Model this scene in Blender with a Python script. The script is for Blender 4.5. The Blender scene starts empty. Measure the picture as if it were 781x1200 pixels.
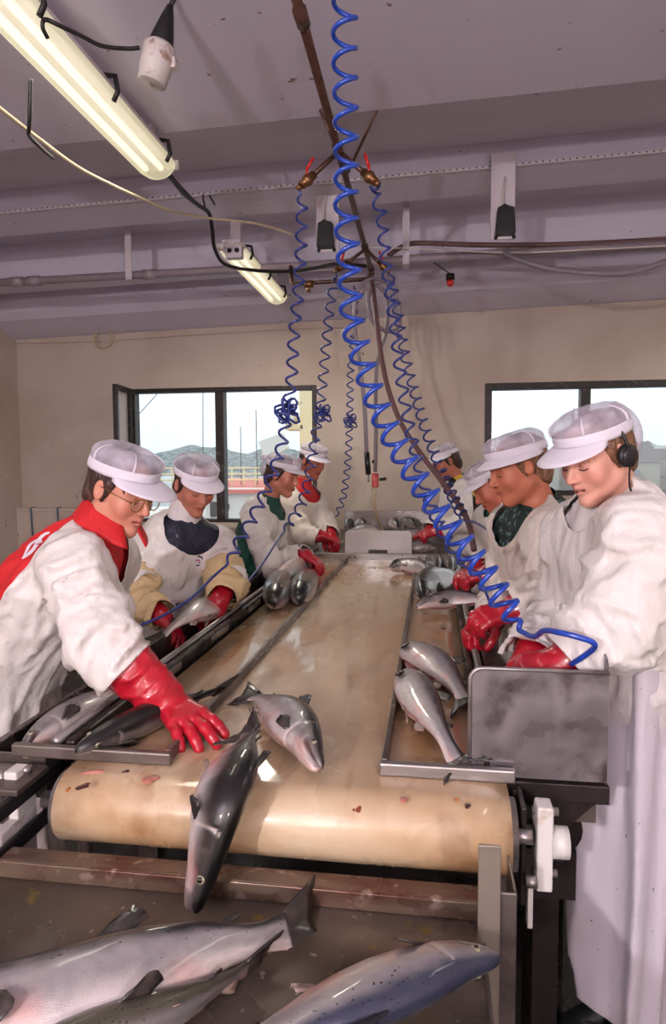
import bpy, bmesh, math, random
import numpy as np
from mathutils import Vector, Matrix
from mathutils.bvhtree import BVHTree
random.seed(7)
sc = bpy.context.scene
COL = sc.collection
PI = math.pi
# ------------------------------------------------------------------ camera
FPX, CX, CY, EYE = 785.0, 390.5, 600.0, 1.55
YAW, PITCH, ROLL = math.radians(8.44), math.radians(-4.04), math.radians(-0.3)
_f = Vector((-math.sin(YAW)*math.cos(PITCH), math.cos(YAW)*math.cos(PITCH), math.sin(PITCH)))
_r = Vector((math.cos(YAW), math.sin(YAW), 0))
_u = _r.cross(_f)
RGT = _r*math.cos(ROLL) + _u*math.sin(ROLL)
UPV = _u*math.cos(ROLL) - _r*math.sin(ROLL)
CAMP = Vector((0, 0, EYE))
cd = bpy.data.cameras.new('camera'); cam = bpy.data.objects.new('camera', cd); COL.objects.link(cam)
cam.matrix_world = Matrix((( RGT.x, UPV.x, -_f.x, 0), (RGT.y, UPV.y, -_f.y, 0), (RGT.z, UPV.z, -_f.z, EYE), (0, 0, 0, 1)))
cd.sensor_fit = 'HORIZONTAL'; cd.sensor_width = 24.0; cd.lens = 24.0*FPX/781.0
cd.clip_start = 0.05; cd.clip_end = 2000
sc.camera = cam
# ------------------------------------------------------------------ sky, lights, exposure
w = bpy.data.worlds.new('overcast sky'); sc.world = w; w.use_nodes = True
nt = w.node_tree; nt.nodes.clear()
out = nt.nodes.new('ShaderNodeOutputWorld'); bg = nt.nodes.new('ShaderNodeBackground')
tc = nt.nodes.new('ShaderNodeTexCoord'); sep = nt.nodes.new('ShaderNodeSeparateXYZ')
rmp = nt.nodes.new('ShaderNodeValToRGB'); nz = nt.nodes.new('ShaderNodeTexNoise'); mx = nt.nodes.new('ShaderNodeMix'); mx.data_type = 'RGBA'
mp = nt.nodes.new('ShaderNodeMapping'); mp.inputs['Scale'].default_value = (1, 1, 5)
nt.links.new(tc.outputs['Generated'], sep.inputs[0]); nt.links.new(sep.outputs['Z'], rmp.inputs[0])
rmp.color_ramp.elements[0].position = 0.0; rmp.color_ramp.elements[0].color = (.66, .74, .82, 1)
rmp.color_ramp.elements[1].position = 0.16; rmp.color_ramp.elements[1].color = (.93, .96, .97, 1)
nt.links.new(tc.outputs['Generated'], mp.inputs[0]); nt.links.new(mp.outputs[0], nz.inputs['Vector'])
nz.inputs['Scale'].default_value = 2.5; nz.inputs['Detail'].default_value = 6
mx.blend_type = 'MULTIPLY'; mx.inputs[0].default_value = .25
nt.links.new(rmp.outputs[0], mx.inputs[6]); nt.links.new(nz.outputs[0], mx.inputs[7])
nt.links.new(mx.outputs[2], bg.inputs[0]); bg.inputs[1].default_value = 2.1
nt.links.new(bg.outputs[0], out.inputs[0])

def flash(name, loc, power, rad, col):
    l = bpy.data.lights.new(name, 'POINT'); l.energy = power; l.shadow_soft_size = rad; l.color = col
    o = bpy.data.objects.new(name, l); COL.objects.link(o); o.location = loc; return o
flash('flash_on_left_stand', (-1.2, -2.2, 2.0), 300, .045, (1, .93, .95))      # the photographer's two strobes
flash('flash_on_right_stand', (1.25, -2.1, 1.70), 150, .04, (1, .93, .95))
vs = sc.view_settings
vs.view_transform = 'Standard'; vs.look = 'None'; vs.exposure = -.24; vs.gamma = 1.0; vs.use_curve_mapping = False

# ------------------------------------------------------------------ helpers
def A(px, py, Y):
    "the point at depth Y seen at photo pixel (px, py)"
    d = _f*FPX + RGT*(px-CX) - UPV*(py-CY)
    return CAMP + d*(Y/d.y)
def Z(px, py, z):
    "the point at height z seen at photo pixel (px, py)"
    d = _f*FPX + RGT*(px-CX) - UPV*(py-CY)
    return CAMP + d*((z-EYE)/d.z)

def tag(o, label=None, cat=None, group=None, kind=None):
    if label: o['label'] = label
    if cat: o['category'] = cat
    if group: o['group'] = group
    if kind: o['kind'] = kind
    return o
def empty(name, loc, label=None, cat=None, group=None):
    o = bpy.data.objects.new(name, None); o.empty_display_size = .05; COL.objects.link(o); o.location = loc
    return tag(o, label, cat, group)
def V(*a): return Vector(a)

class MB:
    "collects shapes and links them as ONE mesh object"
    def __init__(s): s.v = []; s.f = []; s.sm = []
    def add(s, vs_, fs, smooth=False):
        b = len(s.v); s.v += [tuple(p) for p in vs_]; s.f += [tuple(i+b for i in q) for q in fs]; s.sm += [smooth]*len(fs); return s
    def box(s, lo, hi, M=None):
        x0, y0, z0 = lo; x1, y1, z1 = hi
        p = [V(x, y, z) for x in (x0, x1) for y in (y0, y1) for z in (z0, z1)]
        if M is not None: p = [M @ q for q in p]
        return s.add(p, [(0,1,3,2), (4,6,7,5), (0,4,5,1), (2,3,7,6), (0,2,6,4), (1,5,7,3)])
    def cbox(s, c, d, M=None):
        c = Vector(c); d = Vector(d)/2
        if M is None: return s.box(c-d, c+d)
        return s.box(-d, d, Matrix.Translation(c) @ M.to_4x4())
    def tube(s, pts, r, n=8, cap=True, smooth=True):
        pts = [Vector(p) for p in pts]; m = len(pts)
        rs = r if isinstance(r, (list, tuple)) else [r]*m
        T = [(pts[min(i+1, m-1)]-pts[max(i-1, 0)]).normalized() for i in range(m)]
        a = V(0, 0, 1) if abs(T[0].z) < .9 else V(1, 0, 0)
        N = (a - T[0]*a.dot(T[0])).normalized(); vs_ = []
        for i in range(m):
            N = N - T[i]*N.dot(T[i])
            N = N.normalized() if N.length > 1e-6 else T[i].orthogonal().normalized()
            B = T[i].cross(N)
            for k in range(n):
                t = 2*PI*k/n; vs_.append(pts[i] + (N*math.cos(t)+B*math.sin(t))*rs[i])
        fs = [(i*n+k, i*n+(k+1) % n, (i+1)*n+(k+1) % n, (i+1)*n+k) for i in range(m-1) for k in range(n)]
        if cap: fs += [tuple(range(n))[::-1], tuple((m-1)*n+k for k in range(n))]
        return s.add(vs_, fs, smooth)
    def cyl(s, a, b, r, n=16, smooth=True): return s.tube([a, b], r, n, True, smooth)
    def prism(s, pts2, M, h):
        "polygon in local xy raised h along local z"
        n = len(pts2); vs_ = [M @ V(x, y, 0) for x, y in pts2] + [M @ V(x, y, h) for x, y in pts2]
        return s.add(vs_, [tuple(range(n))[::-1], tuple(range(n, 2*n))] + [(i, (i+1) % n, n+(i+1) % n, n+i) for i in range(n)])
    def sphere(s, c, r, n=12, m=8, M=None):
        c = Vector(c); r = Vector((r, r, r)) if not hasattr(r, '__len__') else Vector(r); vs_ = []
        for i in range(m+1):
            for k in range(n):
                a = PI*i/m; t = 2*PI*k/n; p = V(r.x*math.sin(a)*math.cos(t), r.y*math.sin(a)*math.sin(t), r.z*math.cos(a))
                vs_.append(c + (M @ p if M is not None else p))
        return s.add(vs_, [(i*n+k, (i+1)*n+k, (i+1)*n+(k+1) % n, i*n+(k+1) % n) for i in range(m) for k in range(n)], True)
    def grid(s, rows, smooth=True, wrap=False):
        n = len(rows[0]); m = len(rows); vs_ = [p for r_ in rows for p in r_]
        q = n if wrap else n-1
        return s.add(vs_, [(i*n+k, i*n+(k+1) % n, (i+1)*n+(k+1) % n, (i+1)*n+k) for i in range(m-1) for k in range(q)], smooth)
    def build(s, name, m, parent=None, bevel=0, loc=None, solid=0, label=None, sub=0):
        off = parent_loc(parent) if parent is not None else (Vector(loc) if loc is not None else V(0, 0, 0))
        me = bpy.data.meshes.new(name)
        me.from_pydata([tuple(Vector(p)-off) for p in s.v], [], s.f); me.polygons.foreach_set('use_smooth', s.sm); me.update()
        if m is not None: me.materials.append(m)
        o = bpy.data.objects.new(name, me); COL.objects.link(o)
        if parent is not None: o.parent = parent
        elif loc is not None: o.location = loc
        if solid: md = o.modifiers.new('thickness', 'SOLIDIFY'); md.thickness = solid; md.offset = 0
        if sub: md = o.modifiers.new('smooth', 'SUBSURF'); md.levels = md.render_levels = sub
        if bevel: md = o.modifiers.new('edge', 'BEVEL'); md.width = bevel; md.segments = 2; md.limit_method = 'ANGLE'
        if label: o['label'] = label
        return o
def parent_loc(o):
    p = V(0, 0, 0)
    while o is not None: p = p + o.location; o = o.parent
    return p
def npmesh(name, v, f, m, parent=None, smooth=True, cols=None, uvs=None, label=None):
    "numpy verts, quads or tris, optional per-vertex colour and uv"
    off = np.array(parent_loc(parent)) if parent is not None else np.zeros(3)
    me = bpy.data.meshes.new(name); v = np.asarray(v, float)-off; f = np.asarray(f, np.int32); k = f.shape[1]
    me.vertices.add(len(v)); me.vertices.foreach_set('co', v.ravel().astype(np.float32))
    me.loops.add(f.size); me.loops.foreach_set('vertex_index', f.ravel())
    me.polygons.add(len(f)); me.polygons.foreach_set('loop_start', np.arange(0, f.size, k, dtype=np.int32))
    me.polygons.foreach_set('loop_total', np.full(len(f), k, np.int32)); me.update(calc_edges=True); me.validate()
    me.polygons.foreach_set('use_smooth', np.full(len(me.polygons), smooth))
    if cols is not None:
        ca = me.color_attributes.new('Col', 'FLOAT_COLOR', 'POINT')
        ca.data.foreach_set('color', np.concatenate([cols, np.ones((len(cols), 1))], 1).astype(np.float32).ravel())
    if uvs is not None:
        ul = me.uv_layers.new(name='UVMap'); li = np.empty(len(me.loops), np.int32); me.loops.foreach_get('vertex_index', li)
        ul.data.foreach_set('uv', np.asarray(uvs)[li].astype(np.float32).ravel())
    if m is not None: me.materials.append(m)
    o = bpy.data.objects.new(name, me); COL.objects.link(o)
    if parent is not None: o.parent = parent
    if label: o['label'] = label
    return o
def spline(pts, n=12):
    "Catmull-Rom through the points"
    P = [Vector(p) for p in pts]; P = [P[0]*2-P[1]] + P + [P[-1]*2-P[-2]]; o = []
    for i in range(1, len(P)-2):
        a, b, c, d = P[i-1:i+3]
        for k in range(n):
            t = k/n; o.append(.5*((2*b)+(c-a)*t+(2*a-5*b+4*c-d)*t*t+(3*b-a-3*c+d)*t**3))
    o.append(P[-2]); return o
def resample(pts, n):
    L = [0]
    for a, b in zip(pts, pts[1:]): L.append(L[-1]+(b-a).length)
    o = []; j = 0
    for i in range(n):
        s = L[-1]*i/(n-1)
        while j < len(L)-2 and L[j+1] < s: j += 1
        t = (s-L[j])/max(L[j+1]-L[j], 1e-9); o.append(pts[j].lerp(pts[j+1], min(max(t, 0), 1)))
    return o

# ------------------------------------------------------------------ materials
def S(r, g, b):
    "sRGB 0-255 to linear"
    f = lambda c: (c/255/12.92) if c/255 <= .04045 else ((c/255+.055)/1.055)**2.4
    return (f(r), f(g), f(b))
def mat(name, col, rough=.5, metal=0, spots=None, bump=None, rvar=None, coat=0, attr=False, spec=.5, sss=0, trans=0, alpha=1, coord='Object'):
    """spots: list of (scale, lo, hi, colour, detail); bump: list of (scale, strength, distance, stretch)"""
    m = bpy.data.materials.new(name); m.use_nodes = True; n = m.node_tree; b = n.nodes['Principled BSDF']
    L = n.links.new
    b.inputs['Base Color'].default_value = (*col, 1); b.inputs['Roughness'].default_value = rough; b.inputs['Metallic'].default_value = metal
    b.inputs['Coat Weight'].default_value = coat; b.inputs['Coat Roughness'].default_value = .12; b.inputs['Specular IOR Level'].default_value = spec
    if sss: b.inputs['Subsurface Weight'].default_value = sss; b.inputs['Subsurface Radius'].default_value = (.01, .004, .002)
    if trans: b.inputs['Transmission Weight'].default_value = trans
    b.inputs['Alpha'].default_value = alpha
    tcn = n.nodes.new('ShaderNodeTexCoord'); cs = None
    if attr:
        at = n.nodes.new('ShaderNodeAttribute'); at.attribute_name = 'Col'; cs = at.outputs['Color']
    for (scl, lo, hi, c2, det) in (spots or []):
        t = n.nodes.new('ShaderNodeTexNoise'); t.inputs['Scale'].default_value = 1; t.inputs['Detail'].default_value = det
        mpn = n.nodes.new('ShaderNodeMapping'); mpn.inputs['Scale'].default_value = scl if hasattr(scl, '__len__') else (scl, scl, scl)
        L(tcn.outputs[coord], mpn.inputs[0]); L(mpn.outputs[0], t.inputs['Vector'])
        rp = n.nodes.new('ShaderNodeMapRange'); rp.inputs['From Min'].default_value = lo; rp.inputs['From Max'].default_value = hi
        L(t.outputs[0], rp.inputs[0]); x = n.nodes.new('ShaderNodeMix'); x.data_type = 'RGBA'
        L(rp.outputs[0], x.inputs[0])
        if cs is None: x.inputs[6].default_value = (*col, 1)
        else: L(cs, x.inputs[6])
        x.inputs[7].default_value = (*c2, 1); cs = x.outputs[2]
    if cs is not None: L(cs, b.inputs['Base Color'])
    if rvar:
        scl, lo, hi = rvar; t = n.nodes.new('ShaderNodeTexNoise'); t.inputs['Scale'].default_value = 1; t.inputs['Detail'].default_value = 4
        mpn = n.nodes.new('ShaderNodeMapping'); mpn.inputs['Scale'].default_value = scl if hasattr(scl, '__len__') else (scl, scl, scl)
        L(tcn.outputs[coord], mpn.inputs[0]); L(mpn.outputs[0], t.inputs['Vector'])
        rp = n.nodes.new('ShaderNodeMapRange'); rp.inputs['From Min'].default_value = .35; rp.inputs['From Max'].default_value = .65
        rp.inputs['To Min'].default_value = lo; rp.inputs['To Max'].default_value = hi
        L(t.outputs[0], rp.inputs[0]); L(rp.outputs[0], b.inputs['Roughness'])
    nrm = None
    for (scl, st, dist) in (bump or []):
        t = n.nodes.new('ShaderNodeTexNoise'); t.inputs['Scale'].default_value = 1; t.inputs['Detail'].default_value = 5
        mpn = n.nodes.new('ShaderNodeMapping'); mpn.inputs['Scale'].default_value = scl if hasattr(scl, '__len__') else (scl, scl, scl)
        L(tcn.outputs[coord], mpn.inputs[0]); L(mpn.outputs[0], t.inputs['Vector'])
        bn = n.nodes.new('ShaderNodeBump'); bn.inputs['Strength'].default_value = st; bn.inputs['Distance'].default_value = dist
        L(t.outputs[0], bn.inputs['Height'])
        if nrm is not None: L(nrm, bn.inputs['Normal'])
        nrm = bn.outputs[0]
    if nrm is not None: L(nrm, b.inputs['Normal']); 
    return m
def emis(name, col, st):
    m = bpy.data.materials.new(name); m.use_nodes = True; n = m.node_tree; b = n.nodes['Principled BSDF']
    b.inputs['Base Color'].default_value = (.8, .8, .75, 1); b.inputs['Emission Color'].default_value = (*col, 1); b.inputs['Emission Strength'].default_value = st
    b.inputs['Roughness'].default_value = .3
    return m
M = {}
M['wall'] = mat('wall plaster', S(204, 190, 179), .7, spots=[(1.3, .45, .75, S(182, 164, 150), 6), (14, .70, .75, S(150, 128, 112), 3)], bump=[(30, .15, .01)])
M['ceil'] = mat('ceiling paint', S(216, 209, 228), .6, spots=[(1.1, .5, .8, S(198, 189, 208), 5), (25, .72, .76, S(140, 118, 118), 2)], bump=[(20, .1, .01)])
M['floor'] = mat('wet dark concrete', S(42, 34, 34), .5, spots=[(4, .4, .7, S(26, 20, 20), 6)], rvar=(5, .25, .7), bump=[(60, .3, .01)])
M['steel'] = mat('stainless steel', S(170, 165, 165), .36, .85, spots=[((3, 3, 14), .45, .75, S(132, 124, 122), 5)], rvar=((8, 8, 20), .25, .48), bump=[(90, .04, .002)])
M['steel_dull'] = mat('dull wet steel', S(120, 110, 106), .4, .75, spots=[(5, .45, .7, S(96, 84, 78), 5)], rvar=(7, .22, .5), bump=[(40, .06, .004)])
M['steel_dark'] = mat('dark fouled steel', S(58, 50, 50), .4, .7, spots=[(9, .5, .7, S(30, 22, 22), 4)], rvar=(9, .25, .6))
M['blood_steel'] = mat('blood washed steel', S(92, 60, 58), .3, .6, spots=[(6, .42, .62, S(70, 14, 16), 5)], rvar=(6, .12, .4))
M['black'] = mat('black rubber', S(22, 20, 24), .45)
M['blackframe'] = mat('dark window frame', S(38, 28, 28), .5, spots=[(30, .6, .68, S(90, 80, 76), 3)])
M['white_plastic'] = mat('white plastic', S(214, 210, 208), .4, spots=[(20, .62, .75, S(180, 160, 140), 3)])
M['dirty_white'] = mat('stained white plastic', S(200, 192, 192), .45, spots=[(35, .55, .68, S(150, 120, 105), 4)])
M['board'] = mat('white painted board', S(205, 196, 206), .5)
M['greypipe'] = mat('grey painted pipe', S(150, 138, 148), .45, spots=[((3, 30, 30), .55, .75, S(118, 106, 114), 4)])
M['brownpipe'] = mat('brown air pipe', S(88, 58, 48), .4, .3, spots=[(30, .5, .7, S(60, 40, 36), 4)])
M['brass'] = mat('brass', S(128, 92, 62), .35, .8, spots=[(60, .5, .7, S(110, 70, 50), 3)])
M['red'] = mat('red plastic', S(190, 36, 34), .4)
M['blue'] = mat('blue hose plastic', S(30, 68, 172), .28, coat=.4)
M['blue_far'] = mat('deep blue hose plastic', S(40, 54, 130), .32, coat=.3)
M['greyhose'] = mat('grey hose', S(134, 124, 134), .45)
M['brownhose'] = mat('brown rubber hose', S(104, 74, 76), .5)
M['creamhose'] = mat('cream hose', S(205, 188, 160), .45)
M['cable'] = mat('black cable', S(30, 26, 28), .5)
M['whitecable'] = mat('white cable', S(205, 198, 196), .5)
def cover_mat():
    m = emis('ribbed lamp cover', (1.0, .90, .52), .62); n = m.node_tree; L = n.links.new; b = n.nodes['Principled BSDF']; t = n.nodes.new('ShaderNodeBsdfTransparent'); x = n.nodes.new('ShaderNodeMixShader')
    x.inputs[0].default_value = .72; L(t.outputs[0], x.inputs[1]); L(b.outputs[0], x.inputs[2]); L(x.outputs[0], n.nodes['Material Output'].inputs[0]); return m
M['tube'] = cover_mat()
M['tubecore'] = emis('lit fluorescent tube', (1.0, .97, .78), 2.0)
# ------------------------------------------------------------------ soft bodies: blended distance fields turned into meshes
_rng = np.random.RandomState(11); _LAT = _rng.rand(32, 32, 32).astype(np.float32)
def noise3(x, y, z):
    xi = np.floor(x).astype(np.int32); yi = np.floor(y).astype(np.int32); zi = np.floor(z).astype(np.int32)
    fx = x-xi; fy = y-yi; fz = z-zi
    fx = fx*fx*(3-2*fx); fy = fy*fy*(3-2*fy); fz = fz*fz*(3-2*fz); r = 0
    for a in (0, 1):
        for b in (0, 1):
            for c in (0, 1):
                r = r + (fx if a else 1-fx)*(fy if b else 1-fy)*(fz if c else 1-fz)*_LAT[(xi+a) & 31, (yi+b) & 31, (zi+c) & 31]
    return r
def ridged(x, y, z): return np.clip(1-np.abs(2*noise3(x, y, z)-1)*3.2, -.6, 1)+.4*np.clip(1-np.abs(2*noise3(x*2.1+9, y*2.1, z*2.1)-1)*3.2, -.6, 1)
def arr(p): return np.array(p, float)
class Field:
    def __init__(s, xs, ys, zs):
        s.xs, s.ys, s.zs = [np.asarray(a, float) for a in (xs, ys, zs)]
        s.scale = 1.0; s.d = np.full((len(xs), len(ys), len(zs)), .3, np.float32)
    def _apply(s, lo, hi, fn, k, sub=False):
        sl = []
        for ax, l, h in zip((s.xs, s.ys, s.zs), lo, hi):
            i0 = max(np.searchsorted(ax, l)-1, 0); i1 = min(np.searchsorted(ax, h)+1, len(ax)); sl.append(slice(i0, i1))
            if i1 <= i0: return
        X = s.xs[sl[0]][:, None, None]; Y = s.ys[sl[1]][None, :, None]; Zz = s.zs[sl[2]][None, None, :]
        v = fn(X, Y, Zz); d = s.d[tuple(sl)]
        if sub: v = -v; h = np.clip(.5-.5*(d-v)/k, 0, 1); s.d[tuple(sl)] = d*(1-h)+v*h + k*h*(1-h)
        else: h = np.clip(.5+.5*(d-v)/k, 0, 1); s.d[tuple(sl)] = d*(1-h)+v*h - k*h*(1-h)
    def cone(s, a, b, ra, rb, k=.02, n=None, q=1.0, fold=None, sub=False):
        "tapered capsule; n, q: flattened by q along n; fold: (amplitude, along, across, seed)"
        ra, rb, k = ra*s.scale, rb*s.scale, k*s.scale
        a = arr(a); b = arr(b); ab = b-a; L2 = max(ab@ab, 1e-9); L = L2**.5; m = max(ra, rb)*max(1, q)+k+.03
        lo = np.minimum(a, b)-m; hi = np.maximum(a, b)+m
        if n is not None: n = arr(n); n = n/np.linalg.norm(n)
        if fold:
            u = ab/L; w1 = np.cross(u, [.3, .5, .81]); w1 /= np.linalg.norm(w1); w2 = np.cross(u, w1)
        def fn(X, Y, Zz):
            px, py, pz = X-a[0], Y-a[1], Zz-a[2]
            t = np.clip((px*ab[0]+py*ab[1]+pz*ab[2])/L2, 0, 1)
            qx, qy, qz = px-t*ab[0], py-t*ab[1], pz-t*ab[2]
            if n is not None:
                e = (qx*n[0]+qy*n[1]+qz*n[2])*(1/q-1); ex, ey, ez = qx+e*n[0], qy+e*n[1], qz+e*n[2]
            else: ex, ey, ez = qx, qy, qz
            d = (np.sqrt(ex*ex+ey*ey+ez*ez)-(ra+(rb-ra)*t))*min(1, q)
            if fold:
                A_, fa, fp, sd = fold; c1 = (qx*w1[0]+qy*w1[1]+qz*w1[2])*fp; c2 = (qx*w2[0]+qy*w2[1]+qz*w2[2])*fp; al = (px*u[0]+py*u[1]+pz*u[2])*fa
                wv = noise3(c1*.7+sd*3.1, c2*.7+5, al*.4)*1.6
                d = d - A_*(ridged(al+wv+sd, c1+sd, c2+7)-.2)
            return d
        s._apply(lo, hi, fn, k, sub)
    def ell(s, c, r, R=None, k=.02, sub=False):
        c = arr(c); r = arr(r)*s.scale; k = k*s.scale; m = r.max()+k+.03
        def fn(X, Y, Zz):
            px, py, pz = X-c[0], Y-c[1], Zz-c[2]
            if R is not None: px, py, pz = [R[0, i]*px+R[1, i]*py+R[2, i]*pz for i in range(3)]
            k0 = np.sqrt((px/r[0])**2+(py/r[1])**2+(pz/r[2])**2); k1 = np.sqrt((px/r[0]**2)**2+(py/r[1]**2)**2+(pz/r[2]**2)**2)
            return k0*(k0-1)/np.maximum(k1, 1e-6)
        s._apply(c-m, c+m, fn, k, sub)
    def mesh(s):
        xs, ys, zs, d = s.xs, s.ys, s.zs, s.d; g = d < 0
        cnt = np.zeros(tuple(n-1 for n in d.shape), np.int8)
        for i in (0, 1):
            for j in (0, 1):
                for k in (0, 1): cnt += g[i:d.shape[0]-1+i, j:d.shape[1]-1+j, k:d.shape[2]-1+k]
        mix = (cnt > 0) & (cnt < 8); I, J, K = np.nonzero(mix); idx = np.full(mix.shape, -1, np.int32); idx[mix] = np.arange(len(I))
        acc = np.zeros((len(I), 3)); num = np.zeros(len(I)); cs = [(i, j, k) for i in (0, 1) for j in (0, 1) for k in (0, 1)]
        for p in cs:
            for ax in range(3):
                if p[ax]: continue
                q = list(p); q[ax] = 1
                d0 = d[I+p[0], J+p[1], K+p[2]]; d1 = d[I+q[0], J+q[1], K+q[2]]; c = (d0 < 0) != (d1 < 0)
                t = np.where(c, d0/np.where(c, d0-d1, 1), 0)
                P0 = np.stack([xs[I+p[0]], ys[J+p[1]], zs[K+p[2]]], 1); P1 = np.stack([xs[I+q[0]], ys[J+q[1]], zs[K+q[2]]], 1)
                acc += np.where(c[:, None], P0+(P1-P0)*t[:, None], 0); num += c
        v = acc/np.maximum(num, 1)[:, None]; F = []
        for ax in range(3):
            a = [slice(None)]*3; b = [slice(None)]*3; a[ax] = slice(0, -1); b[ax] = slice(1, None)
            for o in range(3):
                if o != ax: a[o] = slice(1, -1); b[o] = slice(1, -1)
            ga, gb = g[tuple(a)], g[tuple(b)]; cr = np.argwhere(ga != gb); inn = ga[ga != gb]
            o1, o2 = [(1, 2), (2, 0), (0, 1)][ax]
            base = cr.copy(); base[:, o1] += 1; base[:, o2] += 1
            def cell(e1, e2):
                q = base.copy(); q[:, o1] += e1; q[:, o2] += e2; return idx[q[:, 0], q[:, 1], q[:, 2]]
            quad = np.stack([cell(-1, -1), cell(0, -1), cell(0, 0), cell(-1, 0)], 1)
            quad = np.where(inn[:, None], quad, quad[:, ::-1]); F.append(quad)
        return v, np.concatenate(F)
def lines(lo, hi, step, fine=None, fstep=None):
    "grid lines, finer between fine[0] and fine[1]"
    if fine is None: return np.arange(lo, hi+step, step)
    a = np.arange(fine[0], lo-step, -step)[::-1]; b = np.arange(fine[0], fine[1], fstep); c = np.arange(fine[1], hi+step, step)
    return np.unique(np.concatenate([a, b, c]).round(6))
def relax(v, f, it=2, w=.5):
    for _ in range(it):
        acc = np.zeros_like(v); n = np.zeros(len(v)); k = f.shape[1]
        for i in range(k):
            for j in ((i+1) % k, (i-1) % k): np.add.at(acc, f[:, i], v[f[:, j]]); np.add.at(n, f[:, i], 1)
        v = v*(1-w)+w*acc/np.maximum(n, 1)[:, None]
    return v
def clip(v, f, g, cols=None):
    "keep g > 0; cuts the faces along g = 0"
    if f.shape[1] == 4: f = np.concatenate([f[:, [0, 1, 2]], f[:, [0, 2, 3]]])
    s = g > 0; n = s[f].sum(1); keep = [f[n == 3]]; V_ = list(v); new = {}; C = list(cols) if cols is not None else None
    def mid(i, j):
        k = (min(i, j), max(i, j))
        if k not in new:
            t = g[i]/(g[i]-g[j]); new[k] = len(V_); V_.append(v[i]+(v[j]-v[i])*t)
            if C is not None: C.append(cols[i]+(cols[j]-cols[i])*t)
        return new[k]
    ex = []
    for tri in f[(n == 1) | (n == 2)]:
        for r_ in range(3):
            a, b, c = tri[r_], tri[(r_+1) % 3], tri[(r_+2) % 3]
            if s[a] and not s[b] and not s[c]: ex.append((a, mid(a, b), mid(a, c))); break
            if s[a] and s[b] and not s[c]: p, q = mid(b, c), mid(a, c); ex += [(a, b, p), (a, p, q)]; break
    if ex: keep.append(np.array(ex))
    f = np.concatenate(keep); v = np.array(V_); used = np.unique(f); re = np.full(len(v), -1); re[used] = np.arange(len(used))
    if C is not None: return v[used], re[f], np.array(C)[used]
    return v[used], re[f]
# ------------------------------------------------------------------ room shell
def struct(mb, name, m, **k): return tag(mb.build(name, m, **k), kind='structure')
XL, XR, YB, YF = -3.95, 3.3, 6.0, -2.6
struct(MB().box((XL-.2, YF-.2, -.2), (XR+.2, YB+.2, 0)), 'floor', M['floor'])
struct(MB().box((XL-.15, YF-.15, 0), (XL, YB+.15, 3.6)), 'wall_left', M['wall'])
struct(MB().box((XR, YF-.15, 0), (XR+.15, YB+.15, 3.6)), 'wall_right', M['wall'])
struct(MB().box((XL, YF-.15, 0), (XR, YF, 3.6)), 'wall_front', M['wall'])
W1 = (-2.80, -1.035, 1.02, 2.265); W2 = (.45, 2.75, 1.275, 2.245)
wb = MB()
xs_ = [XL, W1[0], W1[1], W2[0], W2[1], XR]
for i in (0, 2, 4): wb.box((xs_[i], YB, 0), (xs_[i+1], YB+.16, 3.6))
for W in (W1, W2): wb.box((W[0], YB, 0), (W[1], YB+.16, W[2])); wb.box((W[0], YB, W[3]), (W[1], YB+.16, 3.6))
struct(wb, 'wall_back', M['wall'])
# the ceiling and its three steel beams run across the room, rising a little to the right
TL = .024
def across(profile, name, m, x0=XL, x1=XR, kind='structure'):
    n = len(profile); mb = MB()
    vs_ = [V(x, y, z+TL*(x+.5)) for x in (x0, x1) for y, z in profile]
    mb.add(vs_, [(i, (i+1) % n, n+(i+1) % n, n+i) for i in range(n)] + [tuple(range(n))[::-1], tuple(range(n, 2*n))])
    return tag(mb.build(name, m), kind=kind)
across([(YF-.1, 2.905), (2.68, 2.905), (3.0, 2.985), (3.2, 3.03), (3.755, 3.225), (3.755, 3.5), (YF-.1, 3.5)], 'ceiling', M['ceil'])
across([(3.755, 3.32), (4.05, 3.32), (5.02, 3.36), (YB+.1, 3.36), (YB+.1, 3.55), (3.755, 3.55)], 'ceiling.001', M['ceil'])
across([(3.755, 3.32), (3.755, 3.112), (3.77, 3.088), (3.9, 3.085), (4.06, 3.076), (4.06, 3.32)], 'ceiling_beam', M['ceil'])
across([(5.0, 3.36), (5.0, 3.055), (5.2, 3.045), (5.2, 3.36)], 'ceiling_beam.001', M['ceil'])
across([(5.6, 3.36), (5.6, 3.0), (5.66, 2.94), (5.95, 2.845), (YB+.02, 2.84), (YB+.02, 3.36)], 'ceiling_beam.002', M['ceil'])
# perforated cable tray strip along the first beam
mb = MB(); x = XL
mb.box((XL, 3.725, 3.075+TL*-1.5), (XL, 3.725, 3.08))
strip = across([(3.728, 3.102), (3.752, 3.102), (3.752, 3.084), (3.728, 3.084)], 'trim_1', M['board'])
hb = MB(); x = XL+.02
while x < 2.2:
    z = 3.093+TL*(x+.5); hb.box((x, 3.7265, z-.003), (x+.009, 3.7285, z+.003)); x += .034
h_ = hb.build('perforation', M['cable'], strip); tag(h_, kind='stuff')
# ledge low on the left of the back wall
struct(MB().box((XL, 5.9, .755), (-2.6, 6.0, .785)), 'trim_2', M['wall'])

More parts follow.
